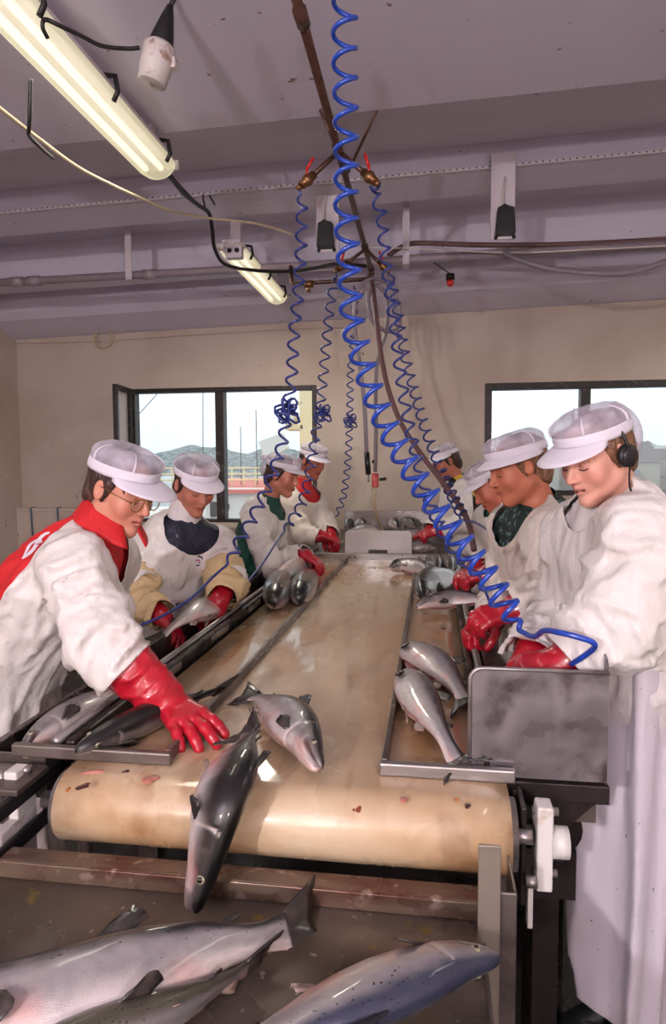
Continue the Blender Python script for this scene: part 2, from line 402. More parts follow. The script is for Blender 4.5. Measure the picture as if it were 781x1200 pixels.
# windows
def glass_mat():
    m = bpy.data.materials.new('window glass'); m.use_nodes = True; n = m.node_tree; n.nodes.clear(); L = n.links.new
    o = n.nodes.new('ShaderNodeOutputMaterial'); mxn = n.nodes.new('ShaderNodeMixShader'); t = n.nodes.new('ShaderNodeBsdfTransparent')
    g = n.nodes.new('ShaderNodeBsdfGlossy'); g.inputs['Roughness'].default_value = .05; lw = n.nodes.new('ShaderNodeValue'); lw.outputs[0].default_value = .05
    t.inputs[0].default_value = (.95, .97, .98, 1)
    L(lw.outputs[0], mxn.inputs[0]); L(t.outputs[0], mxn.inputs[1]); L(g.outputs[0], mxn.inputs[2]); L(mxn.outputs[0], o.inputs[0]); return m
M['glass'] = glass_mat()
def window(name, W, mull, fw):
    e = empty(name, (W[0], YB, W[2])); tag(e, kind='structure'); x0, x1, z0, z1 = W; y0, y1 = YB-.015, YB+.09
    mb = MB(); mb.box((x0, y0, z0), (x0+fw, y1, z1)); mb.box((x1-fw, y0, z0), (x1, y1, z1)); mb.box((x0+fw, y0, z1-fw), (x1-fw, y1, z1)); mb.box((x0+fw, y0, z0), (x1-fw, y1, z0+fw*.8))
    mb.build('window_frame', M['blackframe'], e, bevel=.004)
    MB().box((mull-.04, y0-.005, z0+fw*.8), (mull+.04, y1, z1-fw)).build('mullion', M['blackframe'], e, bevel=.004)
    s = MB().box((x0-.03, YB-.06, z0-.05), (x1+.03, YB+.0, z0)).build('window_sill', M['wall'], e, bevel=.006)
    return e
w1 = window('window_1', W1, -1.94, .04)
MB().box((W1[0]+.04, YB+.05, W1[2]+.03), (-1.98, YB+.056, W1[3]-.04)).build('pane', M['glass'], w1)
MB().box((-1.90, YB+.05, W1[2]+.03), (W1[1]-.04, YB+.056, W1[3]-.04)).build('pane', M['glass'], w1)
# casement standing open at the left jamb
a, b = V(-2.80, 5.985, 0), V(-2.752, 5.57, 0); d = (b-a).normalized(); nn = V(-d.y, d.x, 0)
def slab(mb, s0, s1, z0, z1, t): 
    Mx = Matrix((( d.x, nn.x, 0, a.x), (d.y, nn.y, 0, a.y), (0, 0, 1, 0), (0, 0, 0, 1)))
    return mb.box((s0, -t/2, z0), (s1, t/2, z1), Mx)
L_ = (b-a).length; z0, z1 = W1[2]+.03, W1[3]+.0
mb = MB(); slab(mb, 0, .035, z0, z1, .04); slab(mb, L_-.045, L_, z0, z1, .04); slab(mb, .035, L_-.045, z0, z0+.045, .04); slab(mb, .035, L_-.045, z1-.045, z1, .04)
sash = mb.build('casement_sash', M['blackframe'], w1, bevel=.003)
slab(MB(), .035, L_-.045, z0+.045, z1-.045, .006).build('pane', M['glass'], sash)
w2 = window('window_2', W2, 1.285, .058)
MB().box((W2[0]+.058, YB+.05, W2[2]+.046), (1.245, YB+.056, W2[3]-.058)).build('pane', M['glass'], w2)
R5 = Matrix.Translation((1.325, YB+.05, 0)) @ Matrix.Rotation(0, 4, 'Z')
MB().box((0, 0, W2[2]+.046), (1.36, .006, W2[3]-.058), R5).build('pane', M['glass'], w2)

# ------------------------------------------------------------------ outside: harbour, ship, hills
struct(MB().box((-900, 6.5, -4.2), (900, 900, -4)), 'ground', mat('grey harbour water', S(120, 132, 140), .2))
def ridge(name, pts, Y, depth, m, label):
    mb = MB(); rows = []
    for j in range(7):
        q = j/6; row = []
        for i, p in enumerate(resample([V(x, 0, z) for x, z in pts], 60)):
            n = float(noise3(np.array(i*.6), np.array(j*1.3), np.array(Y*.1)))
            row.append(V(p.x*(1+q*.1), Y+depth*q, -4+(p.z+4)*(.25+.75*q)*(.93+.14*n)))
        rows.append(row)
    mb.grid(rows)
    return tag(mb.build(name, m), label, 'hill', kind=None)
M['hill'] = mat('haze tinted wooded hill', S(136, 148, 152), .9, spots=[(.35, .4, .62, S(98, 112, 112), 8), (.9, .55, .62, S(168, 176, 178), 4)])  # grey blue distance haze is put into the hill colour
M['hill2'] = mat('haze tinted pale hillside', S(176, 182, 180), .9, spots=[(.4, .45, .6, S(138, 148, 142), 8), (1.4, .58, .63, S(206, 206, 204), 4)])  # paled likewise: the haze of distance is mixed into these colours
def xz(px, py, Y): p = A(px, py, Y); return (p.x, p.z)
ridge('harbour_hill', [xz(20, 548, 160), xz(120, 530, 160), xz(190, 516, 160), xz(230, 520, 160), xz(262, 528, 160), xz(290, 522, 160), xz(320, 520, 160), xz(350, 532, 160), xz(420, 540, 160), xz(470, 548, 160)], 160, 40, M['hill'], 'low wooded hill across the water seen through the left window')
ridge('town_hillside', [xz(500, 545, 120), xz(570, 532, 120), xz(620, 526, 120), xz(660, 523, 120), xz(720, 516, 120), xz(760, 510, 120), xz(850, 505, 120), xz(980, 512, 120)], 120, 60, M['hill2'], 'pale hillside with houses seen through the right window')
hs = [mat('house wall %d' % i, S(*c), .8) for i, c in enumerate([(205, 205, 202), (190, 186, 178), (176, 168, 164)])]; hr = mat('house roof', S(140, 136, 138), .8)
for i, (px, py) in enumerate([(738, 562), (752, 540), (768, 556), (748, 528), (779, 536), (790, 560), (724, 548), (640, 545), (658, 540), (800, 545)]):
    p = A(px, py, 84+i*3.6); e = empty('house', (p.x, p.y, p.z-2.2), 'pale house on the hazy hillside beyond the right window', 'house', 'houses on the far hillside')
    q = parent_loc(e); wd = 2.2+(i*37 % 20)/14
    MB().box((q.x-wd/2, q.y-1.6, q.z-6), (q.x+wd/2, q.y+1.6, q.z+2)).build('house_wall', hs[i % 3], e)
    MB().add([q+V(-wd/2-.3, -1.7, 2), q+V(wd/2+.3, -1.7, 2), q+V(wd/2+.3, 1.7, 2), q+V(-wd/2-.3, 1.7, 2), q+V(-wd/2, 0, 3.4), q+V(wd/2, 0, 3.4)], [(0, 1, 5, 4), (2, 3, 4, 5), (0, 4, 3), (1, 2, 5), (3, 2, 1, 0)]).build('house_roof', hr, e)
# the ship alongside
sp = A(300, 600, 26); ship = empty('ship', (sp.x, sp.y, -4), 'white and red ship moored outside with cream mast and yellow rails', 'ship')
sw = mat('ship white paint', S(226, 222, 214), .5); sr = mat('ship red deck', S(214, 120, 112), .6); sy = mat('ship cream paint', S(232, 214, 168), .5); sk = mat('ship dark hole', S(70, 66, 70), .5)
def bp(x0, y0, x1, y1, Y, dep): # box between two pixel corners at depth Y
    p, q = A(x0, y1, Y), A(x1, y0, Y); return (p.x, Y, p.z), (q.x, Y+dep, q.z)
lo, hi = bp(60, 606, 420, 640, 26, 6); MB().box((lo[0], lo[1], -4), hi).build('hull', sw, ship)
mb = MB(); mb.box(*bp(240, 576, 300, 606, 26, 3)); lo, hi = bp(236, 572, 312, 576, 25.8, 3.4); mb.box(lo, hi); mb.build('deckhouse', sw, ship, bevel=.05)
p = [A(228, 574, 25.7), A(322, 574, 25.7), A(330, 560, 29), A(240, 560, 29)]
MB().add(p+[q-V(0, 0, .15) for q in p], [(0, 1, 2, 3), (4, 7, 6, 5), (0, 4, 5, 1), (1, 5, 6, 2), (2, 6, 7, 3), (3, 7, 4, 0)]).build('roof', sr, ship)
MB().box(*bp(262, 574, 372, 612, 27.5, 2)).build('bulwark', sr, ship)
MB().box(*bp(246, 588, 253, 606, 25.9, .2)).build('doorway', sk, ship, bevel=.05)
MB().box(*bp(262, 590, 268, 598, 25.9, .2)).build('porthole', sk, ship, bevel=.05)
rl = MB()
for py in (549, 556, 563): rl.tube([A(150, py, 26.5), A(372, py-1, 26.5)], .035, 6)
for px in range(160, 372, 14): rl.tube([A(px, 574, 26.5), A(px, 549, 26.5)], .03, 6)
rl.build('railing', sy, ship)
mb = MB(); mb.box(*bp(352, 455, 366, 606, 30, 1.2)); mb.box(*bp(334, 497, 356, 504, 30, 1.2)); mb.box(*bp(340, 482, 346, 498, 30, .8)); mb.box(*bp(346, 470, 356, 474, 30, .8)); mb.box(*bp(352, 528, 372, 575, 30, 3)); mb.build('mast', sy, ship, bevel=.05)
mb = MB(); mb.sphere(A(339, 490, 30), (.28, .28, .34)); mb.sphere(A(337, 479, 30), (.2, .2, .2)); mb.build('radar_dome', sw, ship)
MB().prism([(0, 0), (1.0, .35), (1.25, -.25), (.3, -.75)], Matrix.Translation(A(305, 518, 27)) @ Matrix.Rotation(PI/2, 4, 'X'), .3).build('lifeboat_canopy', sw, ship)
wr = MB()
for (a0, b0, a1, b1) in [(238, 455, 238, 575), (300, 480, 302, 575), (282, 500, 283, 575), (157, 492, 184, 462)]: wr.tube([A(a0, b0, 27), A(a1, b1, 27)], .018, 5)
wr.build('rigging', sk, ship)

# ------------------------------------------------------------------ ceiling things
def lamp(y0, y1, x, z, label, watts):
    e = empty('fluorescent_lamp', (x, (y0+y1)/2, z+.1), label, 'lamp', None); hw = .082
    MB().box((x-.06, y0, z+.055), (x+.06, y1, z+.1)).build('housing', M['board'], e, bevel=.006)
    for yb in (y0+.1, y1-.14): MB().box((x-.03, yb, z+.1), (x+.03, yb+.04, 2.9+TL*(x+.5-.06) if y1 < 2.69 or yb < 2 else (2.93 if yb < 3 else 3.05)+TL*(x+.5))).build('bracket', M['board'], e)
    rows = []
    for i, y in enumerate([y0, y0+.012, y0+.05, y1-.05, y1-.012, y1]):
        k = (.75, .93, 1, 1, .93, .75)[i]; rows.append([V(x+hw*k*math.cos(t), y, z+.055-.065*k*math.sin(t)) for t in [PI*j/12 for j in range(13)]])
    MB().grid(rows).build('cover', M['tube'], e)
    for sx in (-.032, .032): MB().cyl((x+sx, y0+.06, z+.022), (x+sx, y1-.06, z+.022), .0125, 10).build('tube', M['tubecore'], e)
    for ye in (y0-.012, y1-.004): MB().box((x-hw-.004, ye, z+.035), (x+hw+.004, ye+.016, z+.075)).build('end_cap', M['dirty_white'], e, bevel=.004)
    l = bpy.data.lights.new('tube_light', 'AREA'); l.shape = 'RECTANGLE'; l.size = .12; l.size_y = y1-y0-.12; l.energy = watts; l.color = (1, .93, .78)
    o = bpy.data.objects.new('tube_light', l); COL.objects.link(o); o.parent = e; o.location = (0, 0, -.125)
    for t in (.12, .5, .9):
        y = y0+(y1-y0)*t
        MB().tube([V(x+hw-.004, y, z+.02), V(x+hw+.012, y, z+.05), V(x+hw+.004, y, z+.1), V(x+.05, y, z+.105)], .009, 6).build('clip', M['cable'], e)
    return e
lamp(1.62, 2.74, -1.13, 2.735, 'large lit fluorescent lamp at the upper left of the ceiling', 4)
lamp(3.98, 5.2, -1.2, 2.80, 'small far fluorescent lamp over the left workers', 20)
lamp(1.2, 2.42, 2.0, 2.735, 'added unseen fluorescent lamp on the right side of the ceiling', 6)  # added lamp outside the view, there only to brighten the room
lamp(3.6, 4.82, 2.4, 2.80, 'added unseen fluorescent lamp near the right window', 20)  # also added and unseen, lights the far end of the room
# power connector hanging from its cable
c = A(184, 78, 1.95); t = A(190, 54, 1.95); e = empty('power_connector', c, 'stained white power connector with black gland hanging from the ceiling', 'connector')
ax = (A(197, 20, 1.95)-A(178, 100, 1.95)).normalized(); k0 = A(178, 98, 1.95)
MB().tube([k0, k0+ax*.002, k0+ax*.03, k0+ax*.035, k0+ax*.1, k0+ax*.105, k0+ax*.118], [.036, .042, .043, .046, .048, .044, .03], 20).build('socket_body', M['dirty_white'], e)
MB().tube([k0+ax*.1, k0+ax*.115, k0+ax*.15, k0+ax*.19, k0+ax*.22], [.034, .036, .028, .018, .009], 16).build('gland', M['black'], e)
MB().tube(spline([k0+ax*.215, k0+ax*.26+V(.012, 0, .0), k0+ax*.3+V(.03, 0, .03), V(k0.x+.12, 1.95, 2.93)]), .007, 8).build('cable', M['cable'], e)
MB().cbox(k0+ax*.055+RGT*.05, (.02, .03, .03)).build('latch', M['dirty_white'], e, bevel=.004)
cabs = []
def cable(name, pts, r, m, label, cat='cable', n=8, seg=10):
    return tag(MB().tube(spline(pts, seg), r, n).build(name, m), label, cat)
cable('lamp_cable', [A(163, 56, 1.95), A(150, 57, 1.95), A(120, 54, 1.9), A(95, 42, 1.85), A(70, 30, 1.8), A(53, 23, 1.78), A(50, 32, 1.78), A(56, 45, 1.8)], .006, M['cable'], 'black cable drooping from the white connector to the near lamp')
cable('bent_cable', [A(36, 92, 1.85), A(35, 130, 1.87), A(34, 152, 1.9), A(35, 160, 1.95), A(50, 175, 2.05), A(62, 185, 2.15)], .006, M['cable'], 'short bent black cable beneath the near fluorescent lamp')
cable('pale_cable', [A(-30, 102, 1.8), A(0, 127, 1.9), A(45, 162, 2.1), A(90, 195, 2.3), A(130, 216, 2.5), A(165, 232, 2.75), A(200, 247, 3.0), A(240, 255, 3.3), A(300, 262, 3.6), A(345, 275, 3.8)], .0065, M['creamhose'], 'pale cable slung below the near fluorescent lamp')
cable('supply_cable', [A(182, 188, 2.7), A(188, 196, 2.75), A(200, 207, 2.85), A(215, 226, 3.1), A(232, 240, 3.4), A(245, 250, 3.6), A(249, 270, 3.7), A(252, 292, 3.8), A(265, 310, 3.95), A(300, 317, 4.1), A(340, 318, 4.25), A(370, 314, 4.3), A(395, 309, 4.3), A(430, 312, 4.3)], .011, M['cable'], 'thick black supply cable running from the near lamp to the grey pipe')
cable('loose_cable', [A(207, 213, 3.0), A(225, 232, 3.3), A(240, 246, 3.6), A(238, 230, 3.72), A(243, 226, 3.74), A(252, 240, 3.75)], .005, M['cable'], 'loop of loose black cable beside the supply cable')
# grey conduit across the room with its hangers
def onpipe(px, dz=0): 
    p0, p1 = A(8, 331, 4.4), A(781, 287, 4.4); t = (px-8)/773; q = p0.lerp(p1, t); return q+V(0, 0, dz)
e = empty('conduit', onpipe(400), 'grey painted conduit pipe crossing under the beams', 'pipe')
MB().cyl(onpipe(-120), onpipe(950), .027, 14).build('pipe', M['greypipe'], e)
for px in (22, 45, 195, 610): MB().cyl(onpipe(px-8), onpipe(px+8), .034, 14).build('coupling', M['greypipe'], e)
for px in (172, 503):
    q = onpipe(px); MB().box((q.x-.022, 4.36, q.z-.035), (q.x+.022, 4.366, 3.33+TL*(q.x+.5))).box((q.x-.022, 4.36, q.z-.04), (q.x+.022, 4.45, q.z-.032)).build('hanger', M['board'], e)
cable('grey_duct', [A(-40, 402, 5.7) if 0 else A(455, 300, 4.42), A(470, 290, 4.45), A(490, 285, 4.45), A(560, 287, 4.45), A(640, 287, 4.45), A(720, 284, 4.45), A(840, 278, 4.45)], .016, M['brownhose'], 'mauve hose strapped along the top of the grey conduit', 'hose')
cable('slack_hose', [A(590, 296, 4.3), A(610, 305, 4.28), A(640, 314, 4.25), A(680, 319, 4.2), A(720, 321, 4.2), A(750, 317, 4.2), A(790, 303, 4.2), A(850, 285, 4.2)], .016, M['greyhose'], 'slack grey hose sagging below the conduit on the right', 'hose')
cable('thin_white_wire', [A(430, 290, 4.3), A(480, 291, 4.3), A(600, 296, 4.3), A(700, 292, 4.3), A(800, 287, 4.3)], .005, M['whitecable'], 'thin white wire running beside the conduit on the right')
cable('thin_wall_cable', [A(20, 402, 5.96), A(110, 400, 5.96), A(200, 394, 5.96), A(330, 386, 5.96), A(420, 383, 5.96)], .006, M['wall'], 'painted thin cable along the top of the back wall')
pts = []
c0 = A(121, 396, 5.95)
for i in range(40):
    t = i/39*2*PI*2.3; r_ = .085+.012*math.sin(t*.7); pts.append(c0+V(r_*math.cos(t+2), -.01*math.sin(t*.43), r_*math.sin(t+2)))
tag(MB().tube(pts, .008, 6).build('cable_coil', M['creamhose']), 'small coil of pale cable hung high on the back wall', 'cable')
# starter boxes on hanging boards
for px0, py0, px1, py1, bx0, by0, bx1, by1, lab in [(371, 228, 397, 296, 373, 260, 393, 293, 'black starter box on a white board behind the big blue hose'), (575, 178, 605, 281, 580, 242, 604, 278, 'black starter box on a white board right of the hoses')]:
    Y = 3.70; p, q = A(px0, py1, Y), A(px1, py0, Y); e = empty('starter_box', (p.x+.05, Y, p.z), lab, 'electrical box')
    MB().box((p.x, Y, p.z), (q.x, Y+.015, q.z)).build('mounting_board', M['board'], e, bevel=.003)
    p, q = A(bx0, by1, Y), A(bx1, by0, Y); w_ = q.x-p.x; h_ = q.z-p.z
    MB().prism([(0, 0), (w_, 0), (w_*.92, h_*.86), (w_*.6, h_*.93), (w_*.42, h_), (w_*.3, h_*.93), (w_*.1, h_*.88)], Matrix.Translation((p.x, Y, p.z)) @ Matrix.Rotation(PI/2, 4, 'X'), .06).build('casing', M['black'], e, bevel=.005)
    for t in (.05, .95): MB().sphere((p.x+w_*t, Y-.01, p.z-.006), .01).build('foot_bolt', M['black'], e)
    MB().tube(spline([V(p.x+w_*.4, Y-.03, q.z-.005), V(p.x+w_*.38, Y-.025, q.z+.06), V(p.x+w_*.45, Y-.02, q.z+.12), V(p.x+w_*.5, Y+.01, q.z+.16)]), .006, 6).build('lead', M['whitecable'], e)
p = A(528, 325, 4.42); e = empty('warning_light', p, 'small red tipped sensor hanging below the conduit', 'sensor')
MB().cyl(p+V(0, 0, .02), p+V(0, 0, -.015), .028, 14).build('body', M['steel_dark'], e); MB().sphere(p+V(0, 0, -.035), (.024, .024, .024)).build('red_lens', M['red'], e, label='red lens'); MB().cyl(p+V(0, 0, .02), onpipe(528), .004, 6).build('stem', M['cable'], e)
# terminal block on the front of the far lamp
p = A(275, 296, 3.93); e = empty('socket_box', p, 'white twin socket box at the near end of the far lamp', 'electrical box')
MB().cbox(p, (.1, .05, .075)).build('box', M['board'], e, bevel=.006)
for s_ in (-.022, .022): MB().cyl(p+V(s_, -.024, .005), p+V(s_, -.03, .005), .014, 12).build('socket_hole', M['cable'], e)
# air main and its branches
def brn(t): # along the brown air main
    return A(345, -20, 1.72).lerp(A(434, 322, 4.25), t)
pz = 2.76
P0, P1 = Z(341, -25, pz), Z(437, 322, pz)
air = empty('air_main', P0.lerp(P1, .5), 'brown air pipe running along the ceiling above the conveyor', 'pipe')
MB().cyl(P0, P1, .0145, 12).build('pipe', M['brownpipe'], air)
def onair(py): 
    best = min((abs((lambda d: CY-FPX*d.dot(UPV)/d.dot(_f))(P0.lerp(P1, i/400)-CAMP)-py), i) for i in range(401))[1]; return P0.lerp(P1, best/400)
for py in (20, 175, 290, 315): q = onair(py); MB().cyl(q-V(0, .03, 0), q+V(0, .03, 0), .02, 12).build('tee', M['brownpipe'], air)
def branch(py, ex, ey, Y, ax_, ay_):
    a = onair(py); b = A(ex, ey, Y); MB().cyl(a, b, .010, 8).build('branch_pipe', M['brownpipe'], air)
    d = (b-a).normalized(); v = MB(); v.cyl(b-d*.02, b+d*.05, .017, 10); v.sphere(b+d*.015, .024); v.cyl(b+d*.05, b+d*.07, .012, 10); vv = v.build('ball_valve', M['brass'], air)
    up = V(0, -.02, .03); hm = MB(); hm.cyl(b+d*.015, b+d*.015+up, .005, 6); hd = (A(ax_, ay_, Y)-b).normalized(); c = b+d*.015+up; hm.tube([c, c+hd*.05], [.007, .006], 6); hm.build('valve_handle', M['red'], vv)
    return b+d*.07
v1 = branch(178, 364, 208, 2.62, 374, 190); v2 = branch(178, 430, 205, 2.62, 422, 178)
v3 = branch(292, 404, 310, 3.82, 406, 303); v4 = branch(292, 447, 310, 3.82, 441, 296)
for px, py, qx, qy, nm in [(393, 184, 375, 128, 'a'), (412, 208, 442, 128, 'b')]:
    a = onair(184 if nm == 'a' else 208); b = A(qx, qy, 2.62 if nm == 'a' else 2.68); b.z = min(b.z, 2.91); MB().cyl(a, b, .006, 6).build('hanger_rod', M['brownpipe'], air)
MB().tube([Z(437, 318, pz), A(430, 327, 4.3), A(345, 333, 4.3), A(342, 330, 4.3), A(341, 312, 4.32)], .014, 8).build('cross_pipe', M['brownpipe'], air)
q = A(362, 333, 4.28); MB().cyl(q-V(.03, 0, 0), q+V(.03, 0, 0), .024, 10).cyl(q, q-V(0, 0, .05), .012, 8).build('regulator', M['brass'], air)
# grey and brown hoses looped over the end of the air main
cable('looped_hose', [A(424, 345, 4.15), A(428, 330, 4.15), A(442, 327, 4.2), A(458, 335, 4.25), A(466, 352, 4.25), A(469, 378, 4.25), A(462, 388, 4.2), A(448, 386, 4.15), A(436, 375, 4.12), A(432, 350, 4.12), A(440, 334, 4.15), A(452, 345, 4.2), A(455, 362, 4.2), A(452, 392, 4.2), A(446, 410, 4.2), A(441, 440, 4.25), A(441, 500, 4.3), A(440, 553, 4.3)], .0125, M['greyhose'], 'grey hose looped in a bundle at the end of the air main', 'hose')
cable('lance_hose', [A(428, 330, 4.0), A(418, 345, 3.98), A(416, 380, 3.98), A(421, 420, 3.98), A(427, 470, 4.0), A(430, 530, 4.0)], .013, M['greyhose'], 'straight grey hose hanging left of the brown hose', 'hose')
e = empty('spray_lance', A(431, 545, 4.0), 'black lance grip at the end of the straight grey hose', 'nozzle')
MB().cyl(A(430, 530, 4.0), A(432, 556, 4.0), .017, 10).build('grip', M['black'], e); MB().cyl(A(432, 556, 4.0), A(432, 565, 4.0), .006, 8).build('tip', M['steel'], e)
e = empty('red_nozzle', A(440, 562, 4.3), 'red hose gun hanging in front of the back wall', 'nozzle')
MB().cbox(A(440, 563, 4.3), (.042, .035, .09)).build('gun_body', M['red'], e, bevel=.006); MB().sphere(A(438, 541, 4.3), .012).cyl(A(440, 553, 4.3), A(440, 545, 4.3), .01).build('swivel', M['black'], e); MB().cyl(A(445, 562, 4.3), A(453, 561, 4.3), .01, 8).build('coupling', M['steel_dark'], e)
cable('cream_hose', [A(440, 574, 4.3), A(439, 590, 4.35), A(441, 602, 4.5), A(445, 614, 4.7), A(449, 624, 4.8)], .011, M['creamhose'], 'cream hose hanging from the red hose gun to the far table', 'hose')
cable('brown_hose', [A(436, 326, 4.2), A(440, 360, 4.0), A(446, 410, 3.9), A(455, 455, 3.8), A(470, 495, 3.7), A(490, 527, 3.6), A(515, 560, 3.5), A(537, 590, 3.4), A(549, 612, 3.3), A(556, 645, 3.2)], .0145, M['brownhose'], 'brown rubber hose sweeping from the air main down to the right workers', 'hose', seg=14)

# ------------------------------------------------------------------ coiled blue air hoses
def coil(ctrl, R, r, turns, tail, m, label, seg=14, knot=None, dens=None, n=6):
    c = resample(spline(ctrl, 16), turns*seg+1); pts = []; N = None; m_ = len(c)
    L = [0.0]
    for i in range(1, m_):
        dd = dens(i/m_) if dens else 1.0; L.append(L[-1]+dd)
    for i in range(m_):
        T = (c[min(i+1, m_-1)]-c[max(i-1, 0)]).normalized()
        if N is None: N = T.orthogonal().normalized()
        N = (N-T*N.dot(T)).normalized(); B = T.cross(N); ph = 2*PI*turns*L[i]/L[-1]
        e = min(1, i/seg, (m_-1-i)/seg)
        pts.append(c[i]+(N*math.cos(ph)+B*math.sin(ph))*R*(.15+.85*e))
    if tail: pts += spline([pts[-1]]+tail, 10)[1:]
    o = MB().tube(pts, r, n).build('coiled_hose', m); tag(o, label, 'hose')
    if knot is not None:
        kp = []; random.seed(int(knot.x*1000))
        for i in range(60):
            t = i/59*2*PI*5; rr = .05*(.6+.4*math.sin(t*1.37)); kp.append(knot+V(rr*math.cos(t), .03*math.sin(t*.8), .055*math.sin(t*1.21)*(.6+.4*math.cos(t*.61))))
        kn = MB().tube(kp, r, n).build('tangle', m); kn.parent = o
    return o
coil([A(406, -40, 1.72), A(404, 40, 1.75), A(405, 110, 1.77), A(406, 190, 1.8), A(406, 260, 1.8), A(410, 320, 1.8), A(414, 380, 1.8), A(425, 420, 1.79), A(438, 462, 1.78), A(456, 503, 1.76), A(480, 545, 1.73), A(507, 588, 1.7), A(536, 628, 1.67), A(566, 667, 1.63), A(592, 708, 1.6), A(610, 738, 1.58)], .029, .0062, 30,
     [A(626, 746, 1.50), A(638, 739, 1.44), A(655, 741, 1.38), A(676, 746, 1.36), A(694, 752, 1.36), A(697, 758, 1.37), A(690, 765, 1.39), A(680, 772, 1.41), A(670, 778, 1.44)], M['blue'], 'large bright blue coiled hose hanging down the middle to the headset worker', dens=lambda t: 1+1.0*max(0, t-.45), n=10, seg=18)
coil([v1, A(353, 232, 2.62), A(354, 262, 2.62), A(351, 330, 2.62), A(345, 390, 2.62), A(342, 440, 2.62), A(337, 480, 2.62), A(331, 520, 2.6), A(322, 550, 2.55), A(305, 590, 2.5), A(285, 628, 2.42), A(265, 662, 2.35)], .0215, .0052, 22,
     [A(252, 674, 2.3), A(225, 700, 2.2), A(190, 722, 2.1), A(150, 738, 2.0)], M['blue_far'], 'blue coiled hose from the left valve to the woman in red', knot=A(337, 481, 2.6))
coil([v3, A(394, 330, 3.85), A(388, 352, 3.85), A(381, 420, 3.85), A(376, 470, 3.85), A(370, 510, 3.83), A(362, 560, 3.75), A(352, 595, 3.65), A(333, 622, 3.5)], .027, .0056, 20,
     [A(326, 632, 3.4), A(308, 660, 3.2), A(285, 688, 3.0), A(268, 706, 2.9)], M['blue_far'], 'blue coiled hose ending in a long straight tail to the left trough', knot=A(379, 484, 3.85))
coil([A(416, 335, 4.6), A(414, 400, 4.8), A(411, 440, 4.8), A(410, 490, 4.8), A(408, 540, 4.8), A(403, 580, 4.8), A(394, 606, 4.8)], .023, .0055, 24, None, M['blue_far'], 'thin dark blue coiled hose nearest the back wall', knot=A(411, 493, 4.8))
coil([v2, A(438, 224, 2.65), A(446, 245, 2.65), A(449, 270, 2.65), A(455, 325, 2.65), A(464, 390, 2.65), A(470, 440, 2.65), A(478, 490, 2.65), A(490, 540, 2.62), A(503, 585, 2.58), A(520, 625, 2.52), A(545, 665, 2.45)], .0215, .0052, 23, [A(560, 672, 2.4), A(568, 690, 2.3), A(578, 715, 2.25)], M['blue_far'], 'blue coiled hose from the right valve passing behind the big hose')
coil([v4, A(460, 335, 3.85), A(468, 375, 3.85), A(475, 415, 3.83), A(485, 455, 3.8), A(498, 500, 3.7), A(515, 545, 3.6), A(530, 580, 3.45), A(547, 612, 3.3)], .027, .0056, 25, [A(556, 612, 3.2), A(570, 620, 3.0), A(582, 629, 2.8), A(592, 634, 2.7)], M['blue_far'], 'blue coiled hose running down to the woman in the patterned scarf', dens=lambda t: 1+1.2*max(0, t-.6))
# ------------------------------------------------------------------ conveyor
BZ = .90
def belt_mat():
    m = mat('cream conveyor belt', S(216, 196, 166), .3, spots=[((2.2, .7, 3), .34, .60, S(172, 134, 94), 5), ((9, 2.0, 9), .54, .74, S(150, 108, 68), 4), ((30, 24, 30), .75, .765, S(120, 52, 20), 2)], rvar=((6, 2.5, 6), .1, .42), bump=[((12, 5, 12), .12, .006), (60, .05, .002)])
    b = m.node_tree.nodes['Principled BSDF']; b.inputs['Coat Weight'].default_value = .6; b.inputs['Coat Roughness'].default_value = .05
    return m
M['belt'] = belt_mat()
con = empty('conveyor', (-.31, 2.9, 0), 'long cream belt conveyor with steel rails running down the room', 'conveyor')
bx0, bx1 = -.772, .152; R = .073; yc = 1.303
prof = [(4.52, BZ), (4.2, BZ)] + [(y, BZ) for y in np.arange(4.0, 1.4, -.2)] + [(yc-R*math.sin(t), BZ-R+R*math.cos(t)) for t in np.linspace(0, PI, 17)] + [(2.0, BZ-2*R), (4.52, BZ-2*R)]
rows = [[V(x, y, z) for x in np.linspace(bx0, bx1, 9)] for y, z in prof]
MB().grid(rows).build('belt', M['belt'], con, solid=.004)
MB().cyl((bx0-.06, yc, BZ-R), (bx1+.06, yc, BZ-R), .018, 16).cyl((bx0-.012, yc, BZ-R), (bx1+.012, yc, BZ-R), R-.006, 32).build('roller', M['steel'], con)
fr = MB()
for x0, x1 in ((-.80, -.785), (.165, .18)): fr.box((x0, 1.36, .70), (x1, 4.55, .885))
fr.build('side_frame', M['steel_dull'], con)
MB().box((bx0+.02, 1.4, .72), (bx1-.02, 4.5, .76)).build('belly_pan', M['steel_dark'], con)
for x in (-.79, .17):
    for y in (1.75, 3.1, 4.4): MB().box((x-.03, y-.03, 0), (x+.03, y+.03, .72)).build('leg', M['steel_dull'], con, bevel=.004)
MB().box((-.577, 1.355, BZ+.001), (-.563, 4.5, BZ+.03)).build('divider_rail', M['steel_dull'], con, bevel=.003)
MB().box((-.104, 1.375, BZ+.001), (-.09, 4.5, BZ+.03)).build('divider_rail', M['steel_dull'], con, bevel=.003)
MB().box((-.93, 1.335, BZ+.002), (-.556, 1.355, BZ+.03)).build('end_bar', M['steel_dull'], con, bevel=.004)
MB().box((-.107, 1.352, BZ+.002), (.17, 1.372, BZ+.03)).build('end_bar', M['steel'], con, bevel=.004)
mb = MB(); mb.box((-.815, 1.36, BZ-.01), (-.79, 4.52, BZ+.036)); mb.build('guard_rail', M['steel_dark'], con, bevel=.006)
MB().cyl((-.838, 1.36, BZ+.03), (-.838, 4.4, BZ+.03), .012, 10).build('guard_tube', M['steel'], con)
